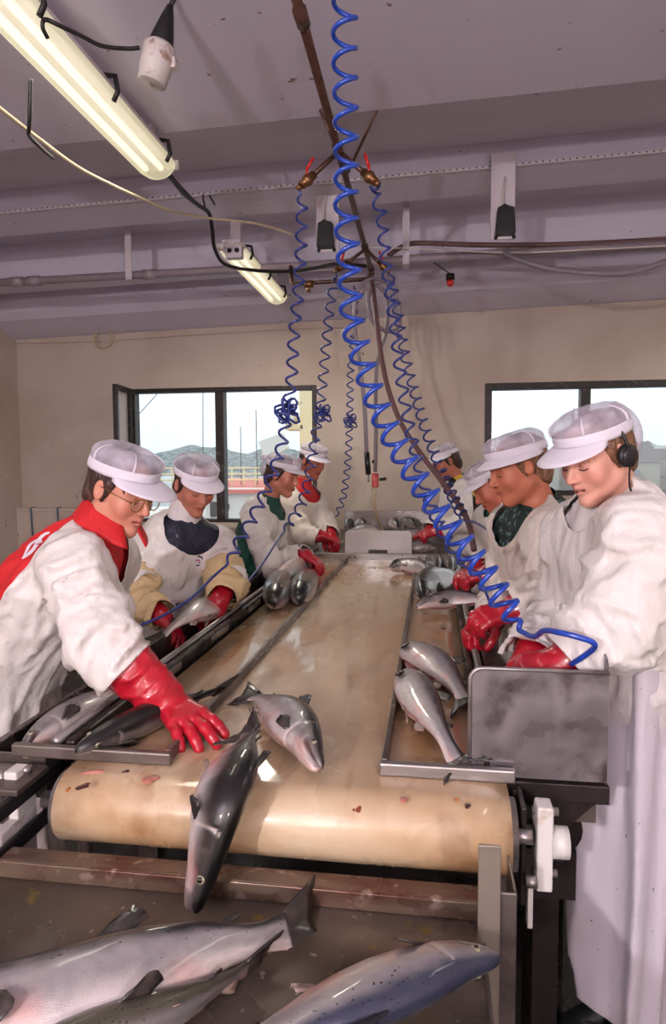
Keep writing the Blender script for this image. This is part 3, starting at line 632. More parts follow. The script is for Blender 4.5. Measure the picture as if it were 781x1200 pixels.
for y in (1.8, 2.3, 2.8): MB().box((-.7895, y, BZ+.006), (-.7875, y+.2, BZ+.028)).build('rail_label', M['steel'], con)
mb = MB(); mb.box((.105, 1.38, BZ+.0), (.125, 4.55, BZ+.04)); mb.build('guard_rail', M['steel_dark'], con, bevel=.006)
MB().cyl((.142, 1.40, BZ+.034), (.142, 4.5, BZ+.034), .012, 10).build('guard_tube', M['steel'], con)
MB().box((-.98, 4.52, BZ-.01), (.42, 4.545, BZ+.045)).build('cross_bar', M['steel'], con, bevel=.004)
# bearings and adjusters at the near roller
def bearing(s, x):
    b = MB(); b.prism([(-.035, -.09), (.035, -.09), (.035, .03), (.01, .075), (-.035, .075)], Matrix.Translation((x, yc-.005, BZ-R)) @ Matrix.Rotation(PI/2, 4, 'Z') @ Matrix.Rotation(PI/2, 4, 'X'), .03)
    o = b.build('bearing_block', M['white_plastic'], con, bevel=.004)
    for dy, dz in ((0, .05), (.0, -.075)): MB().cyl((x-.004*s, yc+dy, BZ-R+dz), (x+.045, yc+dy, BZ-R+dz), .008, 8).build('bolt', M['steel'], o)
    return o
o = bearing(1, .20); MB().cyl((.23, yc-.01, BZ-R-.005), (.262, yc-.01, BZ-R-.005), .03, 20).build('bearing_cap', M['white_plastic'], o)
mb = MB()
mb.box((.172, yc-.03, .70), (.182, yc+.12, .895)); mb.build('end_plate', M['steel_dark'], con, bevel=.003)
MB().cyl((.160, yc-.04, .845), (.19, yc-.04, .845), .014, 12).build('plate_bolt', M['steel'], con); MB().cyl((.18, yc-.045, .76), (.2, yc-.045, .76), .012, 12).build('plate_bolt', M['steel'], con)
MB().box((.186, yc-.03, .655), (.196, yc-.005, .745)).build('adjuster_tab', M['white_plastic'], con, bevel=.002)
bearing(-1, -.90)
for z in (.855, .765): MB().box((-.862, 1.15, z-.017), (-.85, 1.42, z+.017)).build('slotted_plate', M['black'], con, bevel=.004)
MB().box((-1.1, 1.2, .69), (-.868, 1.33, .80)).build('block', M['dirty_white'], con, bevel=.006)
MB().cyl((-.86, 1.25, .72), (-.80, 1.25, .72), .012, 10).cyl((-.91, 1.27, .86), (-.91, 1.27, .9), .008, 8).build('bolt', M['steel'], con)

# ------------------------------------------------------------------ side troughs
def trough(label, xi, xo, y0, y1, s, zt):
    e = empty('gutting_trough', ((xi+xo)/2, (y0+y1)/2, 0), label, 'trough')
    MB().box((min(xi, xo), y0, .835), (max(xi, xo), y1, .842)).build('trough_floor', M['blood_steel'], e)
    MB().box((min(xi, xi+.004*s), y0, .80), (max(xi, xi+.004*s), y1, BZ+.02)).build('inner_wall', M['steel_dull'], e)
    mb = MB(); mb.box((min(xo, xo-.006*s), y0, .80), (max(xo, xo-.006*s), y1, zt)); mb.tube([(xo, y0, zt), (xo, y1, zt)], .007, 8); mb.build('outer_wall', M['steel_dull'], e)
    MB().box((min(xi, xo), y0-.004, .80), (max(xi, xo), y0+.002, .90)).build('end_wall', M['steel_dull'], e)
    for y in (y0+.4, (y0+y1)/2, y1-.3): MB().cyl((xo, y, 0), (xo, y, .81), .02, 10).build('leg', M['steel_dull'], e)
    return e
trough('bloody steel trough along the left side of the conveyor', -.86, -1.0, 1.36, 4.45, -1, .908)
trough('bloody steel trough along the right side of the conveyor', .165, .342, 1.42, 4.5, 1, .965)
# steel step and gear left of the near roller
e = empty('trough_support', (-1.0, 1.3, .85), 'dark steel bracket under the near end of the left trough', 'bracket')
MB().box((-1.2, 1.22, .872), (-.84, 1.34, .886)).build('top_plate', M['steel_dull'], e, bevel=.003)
MB().box((-.905, 1.24, .80), (-.89, 1.34, .872)).build('gusset', M['steel_dull'], e); MB().cyl((-.87, 1.30, .886), (-.87, 1.30, .9), .012, 10).build('bolt', M['steel'], e)

# splash plate standing at the near end of the right lane
Y = 1.385; p = A(550, 914, Y); q = A(714, 788, Y); X0, X1, Z0, Z1 = p.x, q.x, BZ+.004, q.z
sp_ = empty('splash_plate', ((X0+X1)/2, Y, Z0), 'upright stained steel plate with rounded corner in front of the headset worker', 'plate')
rc = .026; ol = [(0, 0), (X1-X0, 0), (X1-X0, Z1-Z0)] + [(rc-rc*math.sin(t), Z1-Z0-rc+rc*math.cos(t)) for t in np.linspace(0, PI/2, 7)]
M['plate'] = mat('wet stained steel plate', S(136, 130, 134), .34, .75, spots=[(11, .52, .68, S(84, 72, 72), 6), ((7, 7, 7), .62, .7, S(170, 160, 150), 5)], rvar=(14, .2, .5))
MB().prism(ol, Matrix.Translation((X0, Y, Z0)) @ Matrix.Rotation(PI/2, 4, 'X'), .004).build('plate', M['plate'], sp_)
rim = [V(X0, Y-.004, Z0)] + [V(X0+x, Y-.004, Z0+z) for x, z in ol[:2:-1]] + [V(X1, Y-.004, Z1)]
MB().tube(rim, .0045, 8).build('rim', M['steel'], sp_)
MB().prism([(0, -.035), (.06, -.035), (.06, Z1-Z0-.03), (.05, Z1-Z0+.01), (.035, Z1-Z0+.03), (.015, Z1-Z0+.026), (0, Z1-Z0)], Matrix.Translation((X1-.003, Y-.002, Z0)) @ Matrix.Rotation(PI/2, 4, 'Z') @ Matrix.Rotation(PI/2, 4, 'X'), .004).build('side_flange', M['plate'], sp_, bevel=.001)
MB().box((X0+.075, Y-.014, Z0-.042), (X1+.004, Y+.03, Z0-.004)).build('lower_flange', M['steel_dark'], sp_, bevel=.002)
MB().prism([(0, 0), (.19, 0), (.1, -.09)], Matrix.Translation((X0+.085, Y+.01, Z0-.03)) @ Matrix.Rotation(PI/2, 4, 'X'), .005).build('gusset', M['steel_dark'], sp_)
e = empty('drive_motor', (.31, 1.62, .62), 'dark drive motor under the right trough', 'motor')
MB().cyl((.235, 1.53, .74), (.29, 1.53, .74), .085, 28).build('pulley', M['black'], e); MB().cyl((.29, 1.56, .70), (.29, 1.9, .70), .06, 20).build('motor_body', M['steel_dark'], e, bevel=.004); MB().box((.22, 1.58, .52), (.34, 1.86, .64)).build('mount', M['steel_dark'], e); MB().box((.25, 1.62, 0), (.31, 1.8, .52)).build('stand', M['steel_dark'], e)

# receiving tray nearest the camera
tr = empty('receiving_tray', (-.4, .85, 0), 'wide steel receiving tray below the near end of the belt', 'tray')
TZ = .737
M['steel_post'] = mat('brushed steel post', S(132, 122, 112), .5, .4, spots=[((60, 60, 6), .5, .8, S(112, 102, 94), 3)])
M['tray'] = mat('worn steel tray', S(104, 94, 86), .36, .6, spots=[(4, .45, .7, S(82, 70, 62), 6), ((16, 16, 16), .66, .72, S(126, 112, 60), 3), ((70, 60, 60), .7, .73, S(150, 140, 134), 2)], rvar=(6, .22, .5), bump=[(14, .08, .006)])
MB().box((-1.15, .30, TZ-.006), (.09, 1.165, TZ)).build('tray_floor', M['tray'], tr)
M['lip'] = mat('blood stained steel lip', S(116, 98, 84), .4, .5, spots=[((6, 20, 20), .48, .66, S(92, 56, 46), 6), ((30, 30, 30), .6, .7, S(160, 140, 130), 3)], rvar=(10, .15, .5))
MB().box((-1.15, 1.163, TZ), (.115, 1.168, TZ+.034)).box((-1.15, 1.168, TZ+.028), (.115, 1.215, TZ+.034)).build('back_lip', M['lip'], tr, bevel=.002)
p, q, r_ = A(561, 990, 1.07), A(588, 990, 1.07), A(607, 1050, 1.08)
MB().box((p.x, 1.07, .0), (q.x, 1.076, p.z)).box((q.x-.007, 1.076, 0), (q.x, 1.12, p.z-.04)).build('corner_post', M['steel_post'], tr, bevel=.002)
MB().box((q.x, 1.085, 0), (r_.x, 1.09, r_.z)).box((r_.x-.004, 1.09, 0), (r_.x, 1.2, r_.z)).build('outer_angle', M['steel_dull'], tr, bevel=.003)
MB().box((.086, .3, TZ-.02), (.09, 1.07, TZ+.03)).build('side_wall', M['steel_dull'], tr)
for x, y in ((-1.1, 1.12), (-1.1, .4), (.05, .4)): MB().box((x-.02, y-.02, 0), (x+.02, y+.02, TZ-.006)).build('leg', M['steel_dull'], tr)

# far table with its white board
ft = empty('far_table', (-.3, 5.1, 0), 'steel sorting table heaped with fish at the far end of the belt', 'table')
MB().prism([(4.55, .84), (5.5, 1.0), (5.5, 1.015), (4.55, .855)], Matrix(((0, 0, 1, -.95), (1, 0, 0, 0), (0, 1, 0, 0), (0, 0, 0, 1))), 1.5).build('table_top', M['steel_dull'], ft); p = A(400, 598, 5.5); q = A(500, 611, 5.5)
MB().box((-.72, 5.49, .84), (.42, 5.51, p.z)).box((-.72, 5.47, p.z-.012), (.42, 5.51, p.z)).build('backsplash', M['steel'], ft, bevel=.003)
for x in (-.9, .5):
    for y in (4.65, 5.4): MB().box((x-.025, y-.025, 0), (x+.025, y+.025, .84)).build('leg', M['steel_dull'], ft)
p, q = A(405, 651, 4.57), A(483, 622, 4.57); wbd = empty('white_board', ((p.x+q.x)/2, 4.57, p.z), 'white plastic board standing across the far end of the belt', 'board')
cw, ch = q.x-p.x, q.z-p.z
MB().prism([(0, 0), (cw, 0), (cw, ch-.02), (cw-.02, ch), (.02, ch), (0, ch-.02)], Matrix.Translation((p.x, 4.575, p.z)) @ Matrix.Rotation(PI/2, 4, 'X') @ Matrix.Rotation(.0, 4, 'X'), .02).build('board', mat('glossy white board', S(206, 200, 204), .18), wbd, bevel=.003)
MB().box((p.x+cw*.35, 4.551, p.z+.012), (p.x+cw*.64, 4.558, p.z+.045)).build('slot', M['steel_dark'], wbd)
# crate on the ledge at the left of the back wall
p, q = A(22, 637, 5.93), A(112, 596, 5.93); e = empty('fish_crate', ((p.x+q.x)/2, 5.93, p.z), 'pale plastic crate with two blue straps against the back wall at the left', 'crate')
mb = MB(); mb.box((p.x, 5.905, .785), (q.x, 5.995, q.z)); mb.build('crate_body', M['wall'], e, bevel=.01)
MB().box((p.x-.012, 5.897, q.z-.03), (q.x+.012, 5.999, q.z+.005)).build('crate_rim', M['wall'], e, bevel=.006)
for px in (39, 70): x = A(px, 600, 5.93).x; MB().tube([V(x, 5.95, q.z+.009), V(x, 5.892, q.z+.007), V(x+.012, 5.892, .80)], .009, 6).build('strap', mat('faded blue strap', S(96, 112, 130), .6), e)
# dark frame under the right window
p = A(776, 590, 4.2); e = empty('dark_cabinet', (1.75, 4.2, 0), 'dark cabinet standing at the right edge below the right window', 'cabinet')
x0 = A(768, 600, 4.2).x; z1 = A(770, 578, 4.2).z
MB().box((x0, 4.2, 0), (x0+.6, 4.7, z1)).build('carcass', M['steel_dark'], e, bevel=.01); MB().box((x0+.02, 4.185, .1), (x0+.58, 4.2, z1-.05)).build('door', M['black'], e, bevel=.004); MB().cyl((x0+.06, 4.16, .8), (x0+.06, 4.16, .95), .008, 8).build('handle', M['steel'], e)

# ------------------------------------------------------------------ salmon
def fish_mat():
    m = bpy.data.materials.new('wet salmon skin'); m.use_nodes = True; n = m.node_tree; b = n.nodes['Principled BSDF']; L = n.links.new
    at = n.nodes.new('ShaderNodeAttribute'); at.attribute_name = 'Col'
    uv = n.nodes.new('ShaderNodeUVMap'); uv.uv_map = 'UVMap'
    # black spots, more of them on the back (u along the fish, v from the back down to the belly)
    mpn = n.nodes.new('ShaderNodeMapping'); mpn.inputs['Scale'].default_value = (52, 44, 1); L(uv.outputs[0], mpn.inputs[0])
    vo = n.nodes.new('ShaderNodeTexVoronoi'); vo.inputs['Scale'].default_value = 1; vo.inputs['Randomness'].default_value = 1; L(mpn.outputs[0], vo.inputs['Vector'])
    sp = n.nodes.new('ShaderNodeSeparateXYZ'); L(uv.outputs[0], sp.inputs[0])
    r1 = n.nodes.new('ShaderNodeMapRange'); r1.inputs['From Min'].default_value = .14; r1.inputs['From Max'].default_value = .34; r1.inputs['To Min'].default_value = .27; r1.inputs['To Max'].default_value = 0.0; L(sp.outputs['Y'], r1.inputs[0])
    sb = n.nodes.new('ShaderNodeMath'); sb.operation = 'SUBTRACT'; L(r1.outputs[0], sb.inputs[0]); L(vo.outputs['Distance'], sb.inputs[1])
    ml = n.nodes.new('ShaderNodeMath'); ml.operation = 'MULTIPLY'; ml.inputs[1].default_value = 12; ml.use_clamp = True; L(sb.outputs[0], ml.inputs[0])
    sc2 = n.nodes.new('ShaderNodeSeparateColor'); L(vo.outputs['Color'], sc2.inputs[0]); gt = n.nodes.new('ShaderNodeMath'); gt.operation = 'GREATER_THAN'; gt.inputs[1].default_value = .62; L(sc2.outputs[0], gt.inputs[0])
    m2 = n.nodes.new('ShaderNodeMath'); m2.operation = 'MULTIPLY'; L(ml.outputs[0], m2.inputs[0]); L(gt.outputs[0], m2.inputs[1])
    mix = n.nodes.new('ShaderNodeMix'); mix.data_type = 'RGBA'; L(m2.outputs[0], mix.inputs[0]); L(at.outputs['Color'], mix.inputs[6]); mix.inputs[7].default_value = (.012, .012, .016, 1); L(mix.outputs[2], b.inputs['Base Color'])
    # scales
    mp2 = n.nodes.new('ShaderNodeMapping'); mp2.inputs['Scale'].default_value = (210, 130, 1); L(uv.outputs[0], mp2.inputs[0])
    v2 = n.nodes.new('ShaderNodeTexVoronoi'); v2.inputs['Scale'].default_value = 1; v2.inputs['Randomness'].default_value = .35; L(mp2.outputs[0], v2.inputs['Vector'])
    bn = n.nodes.new('ShaderNodeBump'); bn.inputs['Strength'].default_value = .22; bn.inputs['Distance'].default_value = .002; L(v2.outputs['Distance'], bn.inputs['Height']); L(bn.outputs[0], b.inputs['Normal'])
    b.inputs['Metallic'].default_value = .25; b.inputs['Roughness'].default_value = .3; b.inputs['Coat Weight'].default_value = .6; b.inputs['Coat Roughness'].default_value = .1
    return m
M['fish'] = fish_mat()
M['fin'] = mat('salmon fin', S(40, 35, 36), .35, spots=[((30, 30, 30), .5, .7, S(74, 64, 58), 3)], coat=.5)
M['finpale'] = mat('pale salmon fin', S(150, 128, 120), .35, coat=.5)
M['eye_gold'] = mat('fish eye ring', S(150, 142, 118), .15, .3, coat=1); M['pupil'] = mat('fish pupil', S(12, 12, 14), .08, coat=1); M['flesh'] = mat('fish flesh', S(206, 96, 74), .3, coat=.6)
_U = arr([0, .012, .03, .06, .10, .15, .2, .3, .4, .5, .6, .7, .8, .87, .92, .96, 1.0])
_T = arr([.008, .020, .029, .042, .055, .068, .08, .096, .102, .098, .088, .068, .048, .037, .034, .038, .044])
_B = arr([.012, .026, .036, .049, .061, .074, .088, .106, .114, .112, .1, .074, .05, .038, .034, .038, .044])
_W = arr([.008, .019, .025, .032, .039, .046, .052, .060, .062, .058, .05, .038, .025, .017, .012, .008, .006])
def fish(label, pts, dorsal, L=None, hs=1.0, ws=1.0, slit=0.0, gape=0.0, tail=True, group=None, dark=1.0, na=72, nu=110, twist=0.0, taildir=None, detail=True, pale=1.0, seed=0, tint=(30, 30, 31), cs=.24, head=.2):
    "pts: snout to root of tail in the scene; dorsal: the way the back faces"
    cv = resample(spline(pts, 12), nu); Ln = L or sum((a-b).length for a, b in zip(cv, cv[1:]))/.9
    C = np.array([tuple(p) for p in cv]); T = np.gradient(C, axis=0); T /= np.linalg.norm(T, axis=1)[:, None]
    D0 = arr(dorsal); D = D0[None]-T*(T@D0)[:, None]; D /= np.linalg.norm(D, axis=1)[:, None]; Sd = np.cross(T, D)
    if twist:
        a = np.linspace(0, twist, nu)[:, None]; D, Sd = D*np.cos(a)+Sd*np.sin(a), Sd*np.cos(a)-D*np.sin(a)
    u = np.interp(np.linspace(0, 1, nu), [0, head, head+.25, 1], [0, .2, .2+.25*.8/max(1-head, .1), 1]); top = np.interp(u, _U, _T)*Ln*hs; bot = np.interp(u, _U, _B)*Ln*hs; wd = np.interp(u, _U, _W)*Ln*ws
    ph = np.linspace(0, 2*PI, na, endpoint=False); c, s = np.cos(ph), np.sin(ph); e = .9
    cc = np.sign(c)*np.abs(c)**e; ss = np.sign(s)*np.abs(s)**e
    h = np.where(c[None] > 0, top[:, None], bot[:, None])*cc[None]; wv = wd[:, None]*ss[None]
    v = np.minimum(ph, 2*PI-ph)/PI                              # 0 back, 1 belly
    UU, VV = np.meshgrid(u, v, indexing='ij')
    # mouth cut and gill cover as real grooves
    mouth = np.exp(-((VV-(.60-.9*UU))/.04)**2)*(UU < .12)*np.clip((.12-UU)/.02, 0, 1)
    gl = .185+.03*np.cos((VV-.45)*PI*1.3); gill = np.exp(-((UU-gl)/.006)**2)*(VV > .2)*(VV < .93)
    gp = np.exp(-((UU-(gl-.055))/.006)**2)*(VV > .35)*(VV < .8)*.5
    k = 1-.5*mouth-.10*gill-.05*gp
    if slit: sl = (np.exp(-((VV-1)/.07)**2)*(UU > .2)*(UU < .72)); k = k-.22*slit*sl
    if gape: # lower jaw drops
        jw = (VV > .62)*np.clip((.1-UU)/.1, 0, 1); h = h-jw*gape*Ln*.03
    P = C[:, None]+D[:, None]*(h*k)[..., None]+Sd[:, None]*(wv*k)[..., None]
    rs = np.random.RandomState(seed+int(Ln*1000)); n1 = noise3(UU*22+seed, VV*7, UU*0+2.)-.5; n2 = noise3(UU*60, VV*26, UU*0+seed)-.5
    back = arr(S(*tint))*dark; mid_ = arr(S(150, 145, 148))*pale; low = arr(S(206, 196, 194))*pale; bel = arr(S(214, 190, 182))*pale
    t = VV+n1*.06
    def sm(a, b): q = np.clip((t-a)/(b-a), 0, 1); return (q*q*(3-2*q))[..., None]
    col = back*(1-sm(cs, cs+.19))+mid_*sm(cs, cs+.19); col = col*(1-sm(.50, .70))+low*sm(.50, .70); col = col*(1-sm(.78, .95))+bel*sm(.78, .95)
    hd = np.clip((.2-UU)/.04, 0, 1)[..., None]*(np.clip((.62-VV)/.1, 0, 1)*np.clip((VV-.2)/.15, 0, 1))[..., None]; col = col*(1-.55*hd)+arr(S(84, 77, 75))*.55*hd
    jaw = (np.clip((VV-.62)/.05, 0, 1)*np.clip((.13-UU)/.03, 0, 1))[..., None]*.7; col = col*(1-jaw)+arr(S(206, 178, 170))*jaw
    col = col*(1-.92*mouth[..., None])+arr(S(84, 30, 28))*.92*mouth[..., None]
    col = col*(1-.5*gill[..., None])+arr(S(222, 206, 200))*.5*gill[..., None]
    pk = (np.exp(-((VV-.72)/.16)**2)*np.clip(noise3(UU*9+seed*2, VV*5, UU*0+9.)-.52, 0, 1)*1.6)[..., None]; col = col*(1-pk)+arr(S(214, 130, 118))*pk
    if slit:
        rd = (np.exp(-((VV-1)/.11)**2)*np.clip((UU-.1)/.05, 0, 1)*np.clip((.75-UU)/.05, 0, 1))*slit; rd = (rd*(.75+n2*.8)).clip(0, 1)[..., None]; col = col*(1-rd)+arr(S(176, 48, 36))*rd
    col = col*(1+.22*n2[..., None])
    I = np.arange(nu-1)[:, None]*na; J = np.arange(na)[None]; J2 = (J+1) % na
    f = np.stack([I+J, I+J2, I+na+J2, I+na+J], -1).reshape(-1, 4)
    vv = P.reshape(-1, 3); nv = len(vv); vv = np.concatenate([vv, C[:1], C[-1:]]); cl = np.concatenate([col.reshape(-1, 3), col[0].mean(0)[None], col[-1].mean(0)[None]]); uvs = np.concatenate([np.stack([UU.ravel()*1.0, VV.ravel()*.5], 1), [[0, .3], [1, .3]]])
    caps = [(nv, (j+1) % na, j, j) for j in range(na)] + [(nv+1, (nu-1)*na+j, (nu-1)*na+(j+1) % na, (nu-1)*na+(j+1) % na) for j in range(na)]
    es_ = (head/.2)**.7; zmin = vv[:, 2].min(); ctr = C.mean(0)
    root = empty('salmon', (ctr[0], ctr[1], zmin), label, 'fish', group)
    tri = np.concatenate([f[:, [0, 1, 2]], f[:, [0, 2, 3]], np.array([q[:3] for q in caps])])
    npmesh('body', vv, tri, M['fish'], root, cols=cl.clip(0, 1), uvs=uvs)
    def at(uu, phi, lift=1.0):
        i = min(int(np.searchsorted(u, uu)), nu-1); cp, sp_ = math.cos(phi), math.sin(phi)
        hh = (top[i] if cp > 0 else bot[i])*np.sign(cp)*abs(cp)**e; ww = wd[i]*np.sign(sp_)*abs(sp_)**e
        return Vector(C[i]+D[i]*hh*lift+Sd[i]*ww*lift), Vector(T[i]), Vector(D[i]), Vector(Sd[i])
    def fin(name, uu, phi, back_, out, length, height, lay, m):
        "a tapered lobe with rays, rooted along the body from uu, leaning to the tail"
        rows = []
        for i in range(7):
            a = i/6; p, t_, d_, s_ = at(uu+length*a/Ln if Ln else uu, phi, .95); o_ = (out(d_, s_)+t_*back_).normalized(); row = []
            hh = height*(math.sin(PI*(.18+.72*(1-a))))*(1-.35*a)
            for j in range(5): b_ = j/4; row.append(p+o_*hh*b_+t_*b_*b_*lay+s_*(.0015*((i % 2)*2-1))*(b_ if j else 0))
            rows.append(row)
        MB().grid(rows).build(name, m, root, solid=.0022)
    if detail:
        fin('dorsal_fin', .46, 0, .5, lambda d_, s_: d_, .11*Ln, .085*Ln, .03*Ln, M['fin'])
        fin('adipose_fin', .79, 0, .9, lambda d_, s_: d_, .03*Ln, .035*Ln, .02*Ln, M['fin'])
        fin('anal_fin', .70, PI, .6, lambda d_, s_: -d_, .075*Ln, .06*Ln, .02*Ln, M['finpale'])
        for sg in (1, -1):
            fin('pelvic_fin', .54, PI-sg*.35, 1.0, lambda d_, s_: -d_*.5+s_*sg*.7, .03*Ln, .06*Ln, .03*Ln, M['finpale'])
            rows = []
            for i in range(7):
                a = i/6; p, t_, d_, s_ = at(.215+.012*a, sg*(PI-1.2+.20*a), .985); nr = (d_*-.25+s_*sg).normalized(); dr = (t_*.8+nr*.34+d_*(.42-.62*a)).normalized(); hh = .088*Ln*(.55+.45*math.sin(PI*(.15+.7*(1-a))))
                rows.append([p+dr*hh*b_/4+nr*(.0012*((i % 2)*2-1))*(b_ > 0) for b_ in range(5)])
            MB().grid(rows).build('pectoral_fin', M['fin'], root, solid=.0022)
            p, t_, d_, s_ = at(.083, sg*1.15, .945); nn_ = (d_*.35+s_*sg).normalized()
            q = Vector((0, 0, 1)).rotation_difference(nn_).to_matrix()
            ey = MB().sphere(p, (.0105*Ln/.75*es_, .0105*Ln/.75*es_, .0045), 14, 8, q).build('eye', M['eye_gold'], root, label='pale gold fish eye')
            MB().sphere(p+nn_*.0022, (.0066*Ln/.75*es_, .0066*Ln/.75*es_, .0036), 12, 6, q).build('pupil', M['pupil'], ey)
    if tail:
        rows = []; i = nu-1; p = Vector(C[i]); t_, d_, s_ = Vector(T[i]), Vector(D[i]), Vector(Sd[i])
        if taildir is not None: t_ = (t_*.4+Vector(taildir)).normalized(); d_ = (d_-t_*d_.dot(t_)).normalized(); s_ = t_.cross(d_)
        for a in np.linspace(-1, 1, 13):
            row = []; spread = a*.115*Ln*hs; ln_ = (.085+.06*abs(a)**1.4)*Ln
            for j in range(6):
                b_ = j/5; row.append(p-t_*.012*Ln+d_*(a*.042*Ln*hs*(1-b_)+spread*b_)+t_*(ln_*b_*(1+.05*rs.rand()*(j == 5)))+s_*(.002*math.sin(a*25)*b_ + .012*Ln*math.sin(a*2.2+seed)*b_*b_))
            rows.append(row)
        MB().grid(rows).build('tail_fin', M['fin'], root, solid=.004)
    return root
UPD = (0, 0, 1)
# in the receiving tray
fz = TZ+.062
fish('big silver salmon filling the near tray, tail to the right', [Z(-170, 1235, fz), Z(-60, 1195, fz), Z(60, 1172, fz), Z(160, 1140, fz), Z(240, 1112, fz-.01), Z(300, 1100, fz-.03), Z(338, 1090, fz-.045)], (.35, 1, .25), pale=1.12, hs=.98, seed=3, dark=1.6)
fish('greenish salmon lying under the big tray salmon, yellow edged tail', [Z(-60, 1290, fz-.01), Z(60, 1240, fz-.01), Z(160, 1200, fz-.02), Z(225, 1170, fz-.03), Z(290, 1135, fz-.05)], (.5, .6, .55), pale=.72, hs=.8, seed=5, tint=(78, 74, 64))
fish('salmon belly up in the near tray, dark blue head against the corner post', [Z(585, 1122, fz-.01), Z(530, 1128, fz), Z(460, 1155, fz+.005), Z(380, 1190, fz+.01), Z(300, 1225, fz+.005), Z(210, 1265, fz-.02)], (.2, -.92, .33), pale=1.08, hs=1.05, seed=8, dark=1.2, tint=(50, 54, 74), cs=.15)
# on the near end of the belt
fz = BZ+.055
fish('salmon hanging head down over the near end of the belt', [A(229, 1070, 1.09), A(236, 1035, 1.11), A(244, 995, 1.128), A(254, 953, 1.15), A(265, 922, 1.19), A(275, 897, 1.25), A(285, 876, 1.32), A(291, 864, 1.37), A(294, 859, 1.40)], (1, -.35, .35), L=.46, hs=1.25, ws=1.25, gape=1.0, dark=.5, cs=.42, head=.33, seed=2, taildir=(-.9, .3, 0))
fish('salmon lying on the belt beside the gloved hand, head toward the camera', [Z(377, 900, fz-.02), Z(366, 882, fz-.005), Z(352, 858, fz), Z(330, 832, fz-.005), Z(310, 820, fz-.02), Z(298, 816, fz-.035)], (1, .25, .35), L=.50, hs=1.1, seed=4, taildir=(-1, .2, 0), pale=1.15, cs=.28, gape=.5, head=.25)
fish('pale bellied salmon in the left trough, head at the end bar', [Z(26, 886, .90), Z(42, 868, .91), Z(76, 846, .91), Z(110, 828, .905), Z(146, 811, .895), Z(172, 799, .885)], (-1, .15, .25), hs=.78, seed=6, slit=.3, pale=1.1)
fish('dark backed salmon in the left lane under the gloved hand', [Z(88, 882, .93), Z(104, 872, .94), Z(140, 855, .945), Z(185, 836, .945), Z(225, 820, .935), Z(252, 810, .93)], (.55, -.15, .8), hs=.8, seed=7, dark=.8, pale=.6)
# left lane and trough farther along
fish('salmon held by the worker in beige sleeves at the left trough', [Z(258, 706, .95), Z(238, 714, .965), Z(218, 724, .96), Z(203, 734, .94), Z(192, 744, .91)], (-.6, .7, .25), L=.6, hs=1.0, seed=9, nu=50, na=28, slit=.5, pale=1.1)
fish('pale salmon in the left trough beyond the beige sleeves', [Z(262, 716, .92), Z(268, 702, .94), Z(277, 690, .94), Z(288, 678, .92)], (-.7, 0, .6), L=.5, hs=1.1, seed=10, nu=50, na=28)
fish('round dark salmon end on against the left guard rail', [Z(322, 713, .93), Z(322, 702, .965), Z(326, 690, .96), Z(334, 676, .93), Z(340, 668, .92)], (-.15, .1, 1), L=.62, hs=1.15, ws=1.75, head=.1, detail=False, seed=11, nu=50, na=28)
fish('round dark salmon end on beside the left divider rail', [Z(352, 707, .93), Z(352, 697, .96), Z(357, 686, .955), Z(366, 674, .93), Z(370, 668, .92)], (.1, .1, 1), L=.60, hs=1.15, ws=1.7, head=.1, detail=False, seed=12, nu=50, na=28)
fish('pale salmon held belly up by the third worker on the left', [Z(320, 690, .94), Z(332, 679, .96), Z(346, 670, .97), Z(360, 661, .975), Z(368, 656, .97)], (.2, -.7, -.6), L=.62, hs=1.0, detail=False, seed=13, nu=50, na=28, pale=1.15)
# right lane
fz = BZ+.052
fish('gutted salmon nearest the splash plate in the right lane', [Z(474, 786, fz-.02), Z(482, 800, fz), Z(498, 828, fz), Z(516, 856, fz), Z(530, 882, fz-.02), Z(535, 890, fz-.028)], (1, .35, .3), hs=1.08, L=.46, ws=.9, taildir=(.2, -.9, .3), slit=1.0, seed=14, pale=1.05, dark=1.3)
fish('smaller gutted salmon behind the one by the splash plate', [Z(478, 756, fz-.02), Z(488, 766, fz-.01), Z(506, 776, fz-.01), Z(528, 796, fz-.015), Z(545, 818, fz-.025)], (.7, .9, .3), hs=.98, slit=.9, seed=15, dark=1.5)
fish('salmon held over the right guard rail by the scarf worker, red belly', [Z(488, 711, .935), Z(504, 706, .95), Z(530, 702, .955), Z(560, 702, .965), Z(590, 704, .97)], (.15, .7, .6), hs=.9, slit=1.0, gape=.6, seed=16, nu=60, na=32, pale=1.05)
fish('salmon resting its head on the right divider rail near the far end', [Z(457, 665, .945), Z(470, 662, .95), Z(488, 664, .95), Z(503, 670, .945), Z(512, 675, .935)], (.3, .7, .6), hs=1.05, slit=.9, gape=.5, seed=17, nu=50, na=28)
fish('curled gutted salmon between the divider rail and the held salmon', [Z(497, 702, .925), Z(500, 690, .94), Z(512, 681, .95), Z(528, 677, .945), Z(541, 672, .935)], (-.25, .8, .55), hs=1.05, slit=1.0, seed=18, nu=50, na=28)
fish('salmon end on behind the curled gutted one', [Z(512, 672, .95), Z(512, 662, .97), Z(508, 656, .965), Z(502, 651, .95)], (.2, .2, 1), L=.48, ws=1.2, seed=19, nu=40, na=24)
fish('silver salmon against the far right guard rail', [Z(528, 672, .95), Z(527, 661, .97), Z(523, 655, .965), Z(518, 650, .95)], (.3, .2, 1), L=.48, ws=1.2, seed=20, nu=40, na=24, pale=1.15)
fish('white bellied salmon in the right trough by the far workers', [Z(566, 704, .90), Z(560, 692, .905), Z(554, 681, .905), Z(549, 672, .89)], (-.8, 0, -.3), L=.5, seed=21, nu=40, na=24, pale=1.2)
